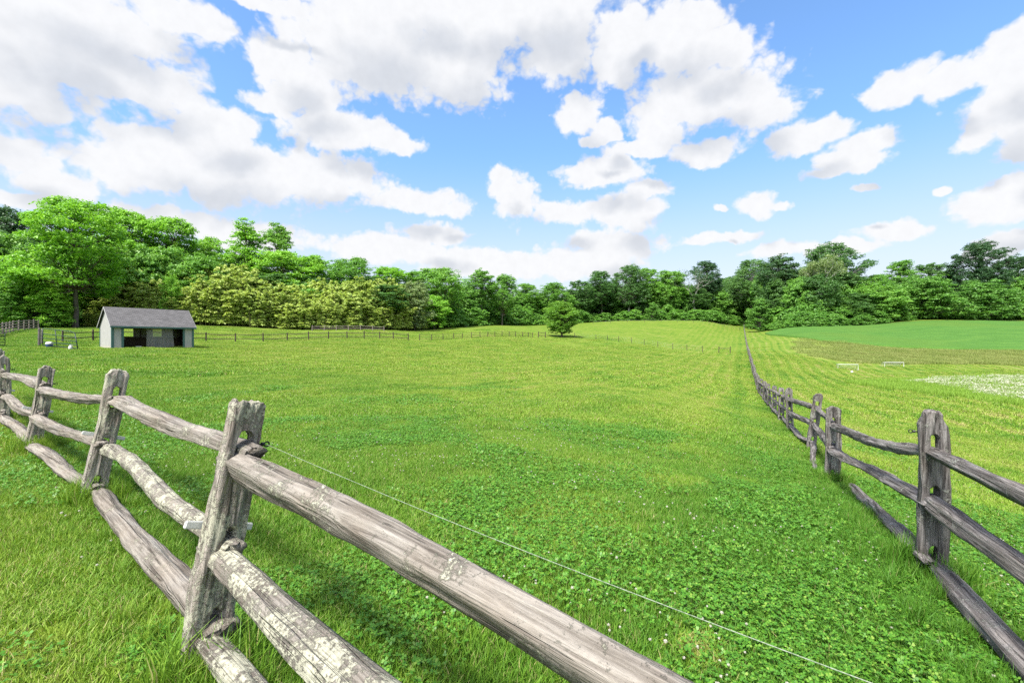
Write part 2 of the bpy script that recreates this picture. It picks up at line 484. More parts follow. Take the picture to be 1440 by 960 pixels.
def px_of(x, y): return 720 + F * x / np.maximum(y, 0.1)
SHED_C = (-35.9, 46.5)
def keep_turf(x, y):
    px = px_of(x, y)
    k = y < np.interp(px, WOOD_PX, WOOD_D) - 1
    return k & (np.hypot(x - SHED_C[0], y - SHED_C[1]) > 0)

def lay(name, protos, x, y, smin, smax, hvar=0.25, sink=0.0):
    z = ground(x, y) - sink
    n = len(x)
    s = RNG.uniform(smin, smax, n)
    hz = s * (1 + hvar * vnoise(x * 0.8, y * 0.8, 7.0) + hvar * 0.6 * vnoise(x * 3, y * 3, 2.0))
    return scatter(name, protos, np.column_stack([x, y, z]), RNG.uniform(0, 6.283, n), np.column_stack([s, s, hz]),
                   RNG.integers(0, len(protos), n), normals_at(x, y))

def make_grass():
    # close turf
    pr = []
    for k in range(4):
        rng = np.random.default_rng(40 + k)
        Vv, Fc = blades(rng, 1900, 0.30, 0.058, 0.0046)
        pr.append(proto('turf_patch', idx_mesh('turf_patch', Vv, Fc, M_BLADE)))
    x, y = ring_points(0.0, 9.0, 0.27)
    lay('grass', pr, x, y, 0.85, 1.2, 0.35)
    pr = []
    for k in range(3):
        rng = np.random.default_rng(50 + k)
        Vv, Fc = blades(rng, 3200, 0.75, 0.062, 0.0095)
        pr.append(proto('turf_patch', idx_mesh('turf_patch', Vv, Fc, M_BLADE)))
    x, y = ring_points(8.6, 34.0, 0.72)
    k = RNG.random(len(x)) < np.clip((34 - np.hypot(x, y)) / 10, 0, 1); x, y = x[k], y[k]
    lay('grass', pr, x, y, 0.85, 1.2, 0.4)
    pr = []
    for k in range(3):
        rng = np.random.default_rng(60 + k)
        Vv, Fc = blades(rng, 2600, 2.0, 0.08, 0.03)
        pr.append(proto('turf_patch', idx_mesh('turf_patch', Vv, Fc, M_BLADE)))
    x, y = ring_points(22.0, 120.0, 1.7, -55, 55)
    px = px_of(x, y); k = keep_turf(x, y) & (RNG.random(len(x)) < np.clip((120 - np.hypot(x, y)) / 75, 0, 1)) & (RNG.random(len(x)) < np.clip((np.hypot(x, y) - 20) / 12, 0, 1)) & ~((px > 1060) & (y > np.interp(px, BANK_PX, BANK_LO))) & (np.hypot(x + 38.0, y - 45.6) > 4.6)
    lay('grass', pr, x[k], y[k], 0.85, 1.2, 0.5)
    # taller uncut tufts along the fences
    pr = []
    for k in range(3):
        rng = np.random.default_rng(70 + k)
        Vv, Fc = blades(rng, 170, 0.12, 0.22, 0.006, 0.8)
        pr.append(proto('grass_tuft', idx_mesh('grass_tuft', Vv, Fc, M_BLADE)))
    xs, ys = [], []
    for i in range(900):
        d = RNG.uniform(-0.5, 1.0) ** 1 * 0 + RNG.choice([RNG.uniform(0, 8), RNG.uniform(0, 45)])
        xs.append(fx_(d) + RNG.normal(-0.12, 0.22)); ys.append(d)
    for i in range(320):
        q = RNG.uniform(-2.5, 12); xs.append(-1.36 - 0.757 * q + RNG.normal(0.02, 0.13)); ys.append(2.12 + 0.655 * q + RNG.normal(0.02, 0.13))
    posts = [(-1.36, 2.12), (-3.73, 4.13), (-6.6, 6.27), (3.03, 3.28), (4.85, 6.9)]
    for (a, b) in posts:
        for i in range(16): xs.append(a + RNG.normal(0, 0.13)); ys.append(b + RNG.normal(0, 0.13))
    xs, ys = np.array(xs), np.array(ys)
    lay('grass', pr, xs, ys, 0.26, 0.62, 0.3)
    xs, ys = [], []
    for (a, b) in posts:
        for i in range(9): an = RNG.uniform(0, 6.28); xs.append(a + 0.16 * math.cos(an)); ys.append(b + 0.16 * math.sin(an))
    lay('grass', pr, np.array(xs), np.array(ys), 0.6, 1.1, 0.3)
make_grass()

# ------------------------------------------------------------------ clover
def clover_cols(t):
    geo = t.node('ShaderNodeNewGeometry'); ri = geo.outputs['Random Per Island']
    return t.ramp(ri, ((0.0, (0.050, 0.165, 0.013)), (0.5, (0.075, 0.21, 0.018)), (0.85, (0.115, 0.26, 0.022)), (1.0, (0.20, 0.30, 0.045))))
M_CLOVER = leaf_mat('clover_leaf', clover_cols, 0.25, 0.45, 0.3)
M_HEAD = leaf_mat('clover_head', lambda t: t.ramp(t.node('ShaderNodeNewGeometry').outputs['Random Per Island'], ((0, (0.42, 0.42, 0.34)), (0.7, (0.52, 0.51, 0.45)), (1, (0.40, 0.32, 0.24)))), 0.25, 0.8)

def clover_patch(rng, n, radius, leaf, hmin, hmax):
    V = []
    ang = np.linspace(0, 2 * np.pi, 6, endpoint=False)
    for i in range(n):
        r = radius * math.sqrt(rng.random()); a = rng.random() * 6.283
        c = np.array([r * math.cos(a), r * math.sin(a), rng.uniform(hmin, hmax)])
        tilt = rng.normal(0, 0.35, 2); L = leaf * rng.uniform(0.7, 1.25); yaw = rng.random() * 6.283
        nx, ny = np.array([1, 0, -tilt[0]]), np.array([0, 1, -tilt[1]])
        for k in range(3):
            th = yaw + k * 2.094
            d = nx * math.cos(th) + ny * math.sin(th); e = -nx * math.sin(th) + ny * math.cos(th)
            lift = np.array([0, 0, rng.uniform(-0.1, 0.25)])
            q = [c, c + L * (0.45 * d + 0.42 * e + 0.35 * lift), c + L * (0.92 * d + 0.30 * e + lift), c + L * (0.84 * d + lift * 0.8),
                 c + L * (0.92 * d - 0.30 * e + lift), c + L * (0.45 * d - 0.42 * e + 0.35 * lift)]
            V += q
    return np.array(V)

def make_clover():
    pr = []
    for k in range(3):
        me = quad_mesh('clover_patch', clover_patch(np.random.default_rng(80 + k), 330, 0.30, 0.0135, 0.035, 0.075), 6, M_CLOVER)
        pr.append(proto('clover_patch', me))
    x, y = ring_points(0.0, 9.5, 0.30)
    s = NF_N[0] * (x - NF_A[0]) + NF_N[1] * (y - NF_A[1]); c = x - FB * y - FA
    m = fbm(x * 0.55, y * 0.55, 4.0, 3) + 0.75 * np.clip((x + 0.6) / 2.5, 0, 1) - 0.25 * (c > 0.6) - 0.2 * (s < 0) - np.clip((y - 5) / 6, 0, 1) * 0.5
    m = np.where(np.hypot(x - 0.95, y - 2.3) < 0.22, -1, m)
    k = m > RNG.uniform(-0.25, 0.45, len(x))
    lay('clover', pr, x[k], y[k], 0.85, 1.15, 0.25)
    pr = []
    for k in range(2):
        me = quad_mesh('clover_patch', clover_patch(np.random.default_rng(90 + k), 520, 0.75, 0.022, 0.035, 0.07), 6, M_CLOVER)
        pr.append(proto('clover_patch', me))
    x, y = ring_points(8.5, 18.0, 0.8)
    m = fbm(x * 0.35, y * 0.35, 4.0, 3)
    k = m - np.clip((np.hypot(x, y) - 9) / 9, 0, 1) > RNG.uniform(-0.2, 1.0, len(x))
    lay('clover', pr, x[k], y[k], 0.85, 1.15, 0.25)
    # white flower heads
    def head(big):
        bm = bmesh.new(); bmesh.ops.create_icosphere(bm, subdivisions=2, radius=0.011 * big)
        for v in bm.verts: v.co *= 1 + 0.22 * math.sin(v.co.x * 900 / big) * math.sin(v.co.y * 800 / big + v.co.z * 700 / big); v.co.z = v.co.z * 0.85
        bmesh.ops.split_edges(bm, edges=bm.edges[:])
        for f in bm.faces:
            ce = f.calc_center_median()
            for v in f.verts: v.co = ce + (v.co - ce) * 0.9 + ce.normalized() * random.uniform(-0.001, 0.002) * big
        me = bpy.data.meshes.new('clover_flower'); bm.to_mesh(me); bm.free(); me.materials.append(M_HEAD)
        return proto('clover_flower', me)
    random.seed(4)
    hd = [head(1), head(0.8)]
    n = 5200
    r = 1.3 * (26 / 1.3) ** RNG.random(n); a = RNG.uniform(-1.0, 1.0, n)
    x, y = r * np.sin(a), r * np.cos(a)
    k = (fbm(x * 0.5, y * 0.5, 9.0, 2) + 0.25 > RNG.uniform(-0.3, 0.8, n)) & (NF_N[0] * (x - NF_A[0]) + NF_N[1] * (y - NF_A[1]) > -0.3)
    x, y, r = x[k], y[k], r[k]
    scatter('clover_flowers', hd, np.column_stack([x, y, ground(x, y) + 0.070 + RNG.uniform(-.02, .025, len(x))]), RNG.uniform(0, 6, len(x)),
            RNG.uniform(0.45, 0.85, len(x)), RNG.integers(0, 2, len(x)))
make_clover()

# meadow flowers in the hollow, long grass on the bank
def inside(x, y, poly):
    r = np.zeros(len(x), bool); j = len(poly) - 1
    for i in range(len(poly)):
        xi, yi = poly[i]; xj, yj = poly[j]
        r ^= ((yi > y) != (yj > y)) & (x < (xj - xi) * (y - yi) / (yj - yi + 1e-12) + xi)
        j = i
    return r
def make_meadow():
    rng = np.random.default_rng(5)
    m_st = leaf_mat('meadow_stem', lambda t: t.ramp(t.node('ShaderNodeNewGeometry').outputs['Random Per Island'], ((0, (0.16, 0.33, 0.03)), (1, (0.28, 0.40, 0.06)))), 0.3)
    m_fl = leaf_mat('meadow_petal', lambda t: t.ramp(t.node('ShaderNodeNewGeometry').outputs['Random Per Island'], ((0, (0.38, 0.39, 0.28)), (1, (0.52, 0.52, 0.42)))), 0.3, 0.8)
    poly = [(39.0, 44.5), (35.5, 37), (32.8, 29.5), (36, 26.5), (50, 24), (75, 34), (80, 58), (57, 51.5), (46, 49)]
    outer = [(34.0, 46), (32.3, 40), (30.3, 31), (32, 24.5), (50, 21), (78, 32), (83, 60), (57, 53.0), (44, 51)]
    g = np.arange(20, 85, 0.9)
    X, Y = np.meshgrid(g, g); x = X.ravel() + rng.uniform(-.5, .5, X.size); y = Y.ravel() + rng.uniform(-.5, .5, X.size)
    ko = inside(x, y, outer); ki = inside(x + 1.2 * vnoise(x * .5, y * .5), y + 1.2 * vnoise(x * .5, y * .5, 5.), poly)
    Vv, Fc = blades(rng, 700, 0.75, 0.38, 0.016, 0.6)
    green = proto('meadow_patch', idx_mesh('meadow_patch', Vv, Fc, m_st))
    k = ko
    lay('meadow_grass', [green], x[k], y[k], 0.8, 1.1, 0.3)
    ang = np.linspace(0, 2 * np.pi, 6, endpoint=False)
    pr = []
    for q in range(3):
        n = 95; V = []
        for i in range(n):
            c = np.array([rng.uniform(-.6, .6), rng.uniform(-.6, .6), rng.uniform(.26, .46)]); rr = rng.uniform(.02, .042); ti = rng.normal(0, .35, 2)
            V += [c + np.array([rr * math.cos(a), rr * math.sin(a), -ti[0] * rr * math.cos(a) - ti[1] * rr * math.sin(a)]) for a in ang]
        pr.append(proto('meadow_flower', quad_mesh('meadow_flower', np.array(V), 6, m_fl)))
    den = vnoise(x * .35, y * .35, 8.) + 0.5 * vnoise(x * .9, y * .9, 2.)
    k = ki & (den > -0.75 + rng.uniform(-.25, .25, len(x)))
    lay('meadow_flowers', pr, x[k], y[k], 0.8, 1.15, 0.1)
    # bank
    m_lg = leaf_mat('long_grass', lambda t: t.ramp(t.math('ADD', t.math('MULTIPLY', t.node('ShaderNodeNewGeometry').outputs['Random Per Island'], 0.5),
                    t.math('MULTIPLY', t.noise(t.node('ShaderNodeNewGeometry').outputs['Position'], 0.25, 3), 0.6)),
                    ((0.2, (0.16, 0.235, 0.045)), (0.5, (0.235, 0.295, 0.07)), (0.85, (0.34, 0.355, 0.13)))), 0.3)
    pr = []
    for q in range(3):
        Vv, Fc = blades(rng, 420, 1.1, 0.38, 0.022, 0.8)
        pr.append(proto('long_grass_patch', idx_mesh('long_grass_patch', Vv, Fc, m_lg)))
    xx, yy = [], []
    while len(xx) < 3200:
        p = rng.uniform(1112, 1640); d = rng.uniform(75, 128)
        lo, hi = np.interp(p, BANK_PX, BANK_LO), np.interp(p, BANK_PX, BANK_HI)
        if lo + 1.0 < d < hi - 2.2 and rng.random() < (p - 1112) / 260: xx.append((p - 720) / F * d); yy.append(d)
    lay('long_grass', pr, np.array(xx), np.array(yy), 0.8, 1.2, 0.35)
make_meadow()

# ------------------------------------------------------------------ weathered wood
def wood_mat(name, axis, cols, lichen, lich_col=(0.44, 0.43, 0.33), dark=0.55):
    m, t, out = material(name)
    tc = t.node('ShaderNodeTexCoord'); oi = t.node('ShaderNodeObjectInfo')
    off = t.vmath('SCALE', (1, 1, 1)); 
    sc = off.node; sc.inputs['Scale'].default_value = 1.0
    t.l.new(t.math('MULTIPLY', oi.outputs['Random'], 37.0), sc.inputs['Scale'])
    p = t.vmath('ADD', tc.outputs['Object'], off)
    lo, hi = (1.3, 26.0)
    st = t.mapping(p, (lo, hi, hi) if axis == 'x' else (hi, hi, lo * 1.6))
    st2 = t.mapping(p, (3.0, 90, 90) if axis == 'x' else (90, 90, 4.0))
    grain = t.noise(st, 1.0, 6, 0.65, 0.8)
    fine = t.noise(st2, 1.0, 3, 0.6)
    blot = t.noise(p, 3.2, 4, 0.6)
    c = t.ramp(t.math('MULTIPLY_ADD', fine, 0.35, t.math('MULTIPLY', grain, 0.7)), tuple(zip((0.35, 0.47, 0.57, 0.70), cols)))
    c = t.mix(t.maprange(blot, 0.35, 0.7, 0.0, 0.55), c, t.mix(1.0, c, (0.86, 0.78, 0.70), 'MULTIPLY'))
    crack = t.maprange(t.noise(t.mapping(p, (0.8, 40, 40) if axis == 'x' else (40, 40, 1.2)), 1.0, 3, 0.5, 0.3), 0.30, 0.40, 1.0, 0.0)
    c = t.mix(t.math('MULTIPLY', crack, dark), c, (0.035, 0.028, 0.022))
    ln = t.math('MULTIPLY_ADD', t.noise(p, 48.0, 6, 0.75), 0.62, t.math('MULTIPLY', t.noise(p, 6.5, 4, 0.65), 0.60))
    lm = t.maprange(ln, 0.71 - lichen, 0.80 - lichen)
    lc = t.ramp(t.noise(p, 60.0, 3, 0.6), ((0.35, tuple(0.62 * q for q in lich_col)), (0.65, lich_col)))
    c = t.mix(t.math('MULTIPLY', lm, 0.85), c, lc)
    h = t.math('ADD', t.math('MULTIPLY_ADD', fine, 0.4, grain), t.math('MULTIPLY', lm, 0.25))
    h = t.math('SUBTRACT', h, t.math('MULTIPLY', crack, 0.8))
    bsdf(t, out, c, 0.9, h, 0.9, 0.022, spec=0.12)
    return m
GL = ((0.0729, 0.0636, 0.0542), (0.1525, 0.1353, 0.1170), (0.2321, 0.2110, 0.1852), (0.3315, 0.3083, 0.2722))
GP = ((0.0666, 0.05772, 0.04884), (0.1888, 0.1643, 0.1444), (0.333, 0.2953, 0.2664), (0.4884, 0.444, 0.3996))
DK = ((0.0221, 0.0204, 0.0187), (0.0816, 0.0731, 0.0697), (0.1785, 0.1649, 0.1581), (0.323, 0.3026, 0.289))
M_RAIL_L = wood_mat('grey_split_rail', 'x', GL, 0.055)
M_RAIL_M = wood_mat('lichened_split_rail', 'x', GL, 0.145)
M_POST_L = wood_mat('lichened_post', 'z', GP, 0.135)
M_RAIL_R = wood_mat('dark_split_rail', 'x', DK, 0.045, (0.34, 0.34, 0.30))
M_POST_R = wood_mat('dark_post', 'z', DK, 0.085, (0.34, 0.34, 0.29))
M_RAIL_B = wood_mat('brown_far_rail', 'x', ((0.025, 0.02, 0.016), (0.055, 0.045, 0.035), (0.09, 0.072, 0.058), (0.13, 0.11, 0.09)), -0.3)
M_BLACK = simple_mat('black_plastic', (0.018, 0.018, 0.018), 0.45)
M_WHITE = simple_mat('white_plastic', (0.55, 0.55, 0.53), 0.5, 0.08)
M_GATE = simple_mat('dark_green_steel', (0.015, 0.035, 0.028), 0.45, 0.3)
M_GALV = simple_mat('grey_steel_wire', (0.30, 0.30, 0.29), 0.5, 0.2)

def post_mesh(name, w, th, h, slots, sw, cham, seed, mat, below=0.22, cuts=3, rough=0.010, topr=0.0):
    rnd = random.Random(seed)
    us = [-w/2, -w*0.34, -sw/2, -sw*0.28, 0.0, sw*0.28, sw/2, w*0.34, w/2]
    zs = [(-below, 0), (0.0, 0)]
    for (zb, zt) in slots: zs += [(zb, -1), (zt, 1)]
    extra = []
    for a, b in zip(zs[:-1], zs[1:]):
        if b[0] - a[0] > 0.16 and not (a[1] == -1 and b[1] == 1): extra.append(((a[0] + b[0]) / 2, 0))
    zs = sorted(zs + extra)
    zs += [(h - cham, 0), (h, 2)]
    zs = sorted(zs)
    bm = bmesh.new(); grid = {}
    wander = [rnd.uniform(-.004, .004) for _ in zs]
    for side in (0, 1):
        for j, (z, fl) in enumerate(zs):
            for i, u in enumerate(us):
                uu, zz = u, z
                if abs(u) <= sw / 2 + 1e-6:
                    arch = (1 - (2 * u / sw) ** 2) * sw * 0.42
                    if fl == 1: zz += arch
                    if fl == -1: zz -= arch * 0.5
                if fl == 2:
                    uu = u * (0.62 if cham > 0.03 else 0.9); zz -= topr * (2 * u / w) ** 2
                tt = th / 2 * (0.9 if fl == 2 else 1.0) * (1 - 0.12 * z / h)
                grid[side, j, i] = bm.verts.new((uu * (1 - 0.06 * z / h) + wander[j], -tt if side == 0 else tt, zz))
    nz, nu = len(zs), len(us)
    def hole(j, i):
        return 0 <= j < nz - 1 and zs[j][1] == -1 and zs[j+1][1] == 1 and 2 <= i <= 5
    for j in range(nz - 1):
        for i in range(nu - 1):
            if hole(j, i): continue
            a = [grid[0, j, i], grid[0, j, i+1], grid[0, j+1, i+1], grid[0, j+1, i]]
            b = [grid[1, j, i], grid[1, j, i+1], grid[1, j+1, i+1], grid[1, j+1, i]]
            bm.faces.new(a); bm.faces.new(b[::-1])
            for (p, q, jj, ii) in ((0, 1, j-1, i), (1, 2, j, i+1), (2, 3, j+1, i), (3, 0, j, i-1)):
                out = jj < 0 or jj >= nz - 1 or ii < 0 or ii >= nu - 1 or hole(jj, ii)
                if out: bm.faces.new([a[q], a[p], b[p], b[q]])
    bmesh.ops.recalc_face_normals(bm, faces=bm.faces[:])
    if cuts:
        sharp = [e for e in bm.edges if len(e.link_faces) == 2 and e.calc_face_angle(0) > 0.7]
        bmesh.ops.bevel(bm, geom=sharp, offset=0.005, segments=1, affect='EDGES')
        long_e = [e for e in bm.edges if abs(e.verts[0].co.z - e.verts[1].co.z) > 0.05]
        bmesh.ops.subdivide_edges(bm, edges=long_e, cuts=3, use_grid_fill=True)
        bmesh.ops.subdivide_edges(bm, edges=bm.edges[:], cuts=cuts - 1, use_grid_fill=True)
        bm.normal_update()
        co = np.array([v.co for v in bm.verts]); no = np.array([v.normal for v in bm.verts])
        d = rough * fbm(co[:, 0] * 30 + seed, co[:, 1] * 30, co[:, 2] * 3.0, 4) - rough * 1.1 * np.clip(vnoise(co[:, 0] * 55 + seed, co[:, 1] * 55, co[:, 2] * 2.2) - 0.15, 0, 1) + rough * 0.8 * fbm(co[:, 0] * 7, co[:, 1] * 7 + seed, co[:, 2] * 3, 2)
        d += 0.02 * np.clip((co[:, 2] - h + 0.05) / 0.05, 0, 1) * vnoise(co[:, 0] * 40 + seed, co[:, 1] * 40, 1.0)
        bend = 0.012 * np.sin(co[:, 2] * 3 + seed)
        co = co + no * d[:, None]; co[:, 0] += bend
        for v, c in zip(bm.verts, co): v.co = c
    me = bpy.data.meshes.new(name); bm.to_mesh(me); bm.free()
    me.materials.append(mat)
    if cuts: me.polygons.foreach_set('use_smooth', [True] * len(me.polygons))
    return me

def rail_mesh(name, L, w, hgt, seed, mat, rings=54, n=14, sag=0.02, wedge=0.25, rough=0.008, taper=0.4, lip=0.0):
    rnd = random.Random(seed)
    p2, p3, p4 = rnd.uniform(0, 6.28), rnd.uniform(0, 6.28), rnd.uniform(0, 6.28)
    nf = rnd.choice((4, 5, 5, 6)); ph = [2 * math.pi * (k + rnd.uniform(-.22, .22)) / nf + p2 for k in range(nf)]; dk = [rnd.uniform(0.80, 1.06) for _ in ph]
    def prof(a, u):
        q = [dk[k] / max(0.30, math.cos(a - ph[k] - 0.25 * math.sin(u * 3 + p4))) for k in range(nf) if math.cos(a - ph[k] - 0.25 * math.sin(u * 3 + p4)) > 0.30]
        return min(q + [1.28])
    V = []; Fc = []
    for i in range(rings):
        u = i / (rings - 1); x = (u - 0.5) * L
        e = min(u, 1 - u) * L
        tp = taper + (1 - taper) * min(1, e / 0.45) ** 0.6
        cy = 0.018 * math.sin(2.2 * u * 3.14 + p4) ; cz = -sag * math.sin(u * math.pi) + 0.012 * math.sin(u * 7 + p2)
        big = 1 + 0.14 * math.sin(u * 3.3 + p3) + 0.05 * math.sin(u * 11 + p2)
        for k in range(n):
            a = 2 * math.pi * k / n
            r = 1 + wedge * 0.5 * math.cos(3 * a + p3) + wedge * 0.4 * math.cos(2 * a + p2)
            se = (abs(math.cos(a)) ** 4 + abs(math.sin(a)) ** 4) ** -0.25
            rr = 0.46 * prof(a, u)
            V.append([x, cy + w * rr * math.cos(a) * (0.55 + 0.45 * tp) * big, cz + hgt * rr * math.sin(a) * tp * big])
    for i in range(rings - 1):
        for k in range(n):
            Fc.append((i*n+k, i*n+(k+1) % n, (i+1)*n+(k+1) % n, (i+1)*n+k))
    Fc.append(tuple(range(n))[::-1]); Fc.append(tuple((rings-1)*n+k for k in range(n)))
    V = np.array(V)
    if rough:
        ctr = np.repeat(np.array([V[i*n:(i+1)*n].mean(0) for i in range(rings)]), n, 0)
        dirv = V - ctr; dirv[:, 0] = 0; ln = np.linalg.norm(dirv, axis=1, keepdims=True) + 1e-9
        d = rough * fbm(V[:, 0] * 1.6, V[:, 1] * 26 + seed, V[:, 2] * 26, 3) + rough * 0.7 * fbm(V[:, 0] * 5, V[:, 1] * 12, V[:, 2] * 12 + seed, 2)
        V = V + dirv / ln * d[:, None]
        V[:, 0] += (np.abs(V[:, 0]) > L/2 - 0.02) * 0.03 * vnoise(V[:, 1] * 40 + seed, V[:, 2] * 40)
    me = bpy.data.meshes.new(name); me.from_pydata(V.tolist(), [], Fc); me.materials.append(mat)
    me.polygons.foreach_set('use_smooth', [True] * len(me.polygons)); me.update()
    return me

def put_rail(parent, mesh, p0, p1, L, flip=False, roll=0.0, name='rail', zs=1.0, ys=1.0):
    """p0, p1 in world coordinates; the parent has no rotation"""
    a, b = Vector(p0), Vector(p1)
    if flip: a, b = b, a
    x = (b - a); ln = x.length; x.normalize()
    y = Vector((0, 0, 1)).cross(x).normalized(); z = x.cross(y)
    R = Matrix((x, y, z)).transposed().to_4x4() @ Matrix.Rotation(roll, 4, 'X')
    o = bpy.data.objects.new(name, mesh); o.parent = parent
    o.matrix_local = Matrix.Translation((a + b) / 2 - parent.location) @ R @ Matrix.Diagonal((ln / L, ys, zs, 1))
    COL.objects.link(o)
    return o

def put_post(parent, mesh, x, y, z, axis, lean=Vector((0, 0, 0)), name='post', s=1.0):
    """axis: fence direction (hole axis); lean: world shift of the top per metre"""
    up = (Vector((0, 0, 1)) + lean).normalized()
    yv = Vector((axis[0], axis[1], 0)).normalized(); xv = yv.cross(up).normalized(); yv = up.cross(xv)
    o = bpy.data.objects.new(name, mesh); o.parent = parent
    o.matrix_local = Matrix.Translation(Vector((x, y, z)) - parent.location) @ Matrix((xv, yv, up)).transposed().to_4x4() @ Matrix.Scale(s, 4)
    COL.objects.link(o)
    return o

# ring insulator and plastic tag, children of a post (post coordinates: x towards the field, y along the fence)
def ins_mesh():
    b = MB()
    b.tube([(0, 0, 0), (0.035, 0, 0)], 0.007, 8)
    b.tube([(0.03 + 0.0, 0, 0), (0.05, 0, 0)], [0.016, 0.013], 10)
    pts = [(0.068 + 0.018 * math.cos(a), 0.0, 0.018 * math.sin(a)) for a in np.linspace(0, 6.283, 15)]
    b.tube(pts, 0.0055, 6)
    me = bpy.data.meshes.new('insulator'); me.from_pydata(b.v, [], b.f); me.materials.append(M_BLACK); me.update()
    return me
INS = ins_mesh()
def tag_mesh():
    b = MB(); b.box(-0.16, 0.16, -0.010, 0.010, -0.017, 0.017)
    bm = bmesh.new(); me = bpy.data.meshes.new('plastic_tag'); me.from_pydata(b.v, [], b.f); bm.from_mesh(me)
    bmesh.ops.bevel(bm, geom=bm.edges[:], offset=0.004, segments=2, affect='EDGES'); bm.to_mesh(me); bm.free(); me.materials.append(M_WHITE)
    return me
TAGM = tag_mesh()
def sub(parent, mesh, name, loc, rot=(0, 0, 0), s=1.0):
    o = bpy.data.objects.new(name, mesh); o.parent = parent; o.location = loc; o.rotation_euler = rot; o.scale = (s, s, s); COL.objects.link(o); return o

# near fence -----------------------------------------------------------
def near_fence():
    root = empty('split_rail_fence', (-1.43, 2.12, gz(-1.43, 2.12)), 'pale lichen-covered split rail fence with three rails per bay and white plastic tags', 'fence')
    P = [(1.38, 0.02), (-1.43, 2.12), (-3.80, 4.13), (-6.62, 6.27), (-9.30, 8.30), (-11.9, 10.5)]
    H = [1.2, 1.22, 1.22, 1.22, 1.22, 1.22]
    LEAN = [0.0, 0.15, 0.14, 0.12, 0.02, 0.05]
    SL = [((0.10, 0.24), (0.46, 0.61), (0.88, 1.04))] * 6
    posts = []
    for i, (x, y) in enumerate(P):
        me = post_mesh('post', 0.172 if i == 1 else 0.168, 0.098, H[i], SL[i], 0.064, 0.022 if i < 2 else 0.05, 100 + i, M_POST_L if i else M_POST_R, rough=0.012, topr=0.01 if i < 3 else 0.03)
        j = max(i, 1)
        ax = Vector((P[j-1][0] - P[j][0], P[j-1][1] - P[j][1], 0)).normalized()
        nrm = Vector((0.65, 0.76, 0))
        posts.append((put_post(root, me, x, y, gz(x, y), ax, nrm * LEAN[i]), Vector((x, y, gz(x, y))), nrm * LEAN[i]))
    def slot(i, k, off=(0, 0), dz=0.0):
        zc = sum(SL[i][k]) / 2 - 0.03 + dz
        base, lean = posts[i][1], posts[i][2]
        return base + Vector((0, 0, zc)) + lean * zc
    #        bay: per rail (w, h, sag, material, end heights)
    spec = {
        0: [(0.14, 0.115, 0.00, M_RAIL_M, (-0.10, -0.03)), (0.15, 0.135, 0.01, M_RAIL_M, (-0.15, -0.02)), (0.14, 0.115, -0.02, M_RAIL_L, (-0.13, -0.02))],
        1: [(0.15, 0.17, 0.02, M_RAIL_L, (0.02, -0.03)), (0.14, 0.12, -0.03, M_RAIL_M, (0.02, -0.02)), (0.14, 0.12, 0.0, M_RAIL_L, (0.02, -0.02))],
        2: [(0.16, 0.10, 0.03, M_RAIL_L, (0.02, -0.02)), (0.13, 0.11, 0.01, M_RAIL_L, (0.02, -0.02)), (0.12, 0.11, 0.06, M_RAIL_L, (0.03, -0.03))],
        3: [(0.15, 0.11, 0.02, M_RAIL_L, (0.02, -0.02)), (0.13, 0.12, 0.03, M_RAIL_L, (0.02, -0.02)), (0.12, 0.10, 0.02, M_RAIL_L, (0.02, -0.02))],
        4: [(0.15, 0.11, 0.02, M_RAIL_L, (0.02, -0.02)), (0.13, 0.12, 0.03, M_RAIL_L, (0.02, -0.02)), (0.12, 0.11, 0.04, M_RAIL_L, (0.02, -0.02))],
    }
    for bay in range(5):
        for k in range(3):
            w, h, sag, mat, dz = spec[bay][k]
            p0, p1 = slot(bay, k, dz=dz[0]), slot(bay + 1, k, dz=dz[1])
            d = (p1 - p0).normalized(); lat = Vector((-d.y, d.x, 0)) * (-0.014 if bay % 2 else 0.014)
            L = (p1 - p0).length + 0.22
            me = rail_mesh('rail', L, w, h, 7 * bay + k + 3, mat, rings=90, n=30, sag=sag, rough=0.008, taper=0.58)
            ov = 0.03 if (k == 0 and bay in (1, 2, 3)) else 0.11
            put_rail(root, me, p0 - d * 0.11 + lat, p1 + d * ov + lat, L, roll=0.2 * math.sin(bay * 3 + k))
    for i in (1, 2, 3, 4):
        sub(posts[i][0], INS, 'insulator', (-0.080, 0.0, 0.97 if i > 1 else 1.0), (0, 0, math.pi), 0.7)
        sub(posts[i][0], TAGM, 'plastic_tag', (0.0, -0.075 if i != 2 else -0.07, 0.60), (0.06, -0.20, 0.05))
    return posts
NP = near_fence()

# the rope runs from the insulator of the leaning post to the corner
def rope():
    p0 = Vector(NP[1][1]) + Vector((0.17, 0.15, 0.985)) ; p1 = Vector((1.46, 0.27, gz(1.36, .24) + 0.93))
    p0 = Vector((-1.205, 2.235, 0.995)); 
    pts = []
    for i in range(33):
        u = i / 32
        pts.append(p0.lerp(p1, u) - Vector((0, 0, 0.03 * math.sin(u * math.pi))))
    b = MB(); b.tube(pts, 0.0012, 8)
    m, t, out = material('white_rope')
    tc = t.node('ShaderNodeTexCoord')
    w = t.noise(t.mapping(tc.outputs['Object'], (160, 160, 160)), 1.0, 2)
    bsdf(t, out, t.ramp(w, ((0.35, (0.10, 0.14, 0.08)), (0.6, (0.23, 0.27, 0.19)))), 0.7, w, 0.4, 0.002)
    o = b.build('fence_rope', m, smooth=True)
    tag(o, 'thin white electric fence rope stretched across the grass from a leaning post', 'rope')
rope()

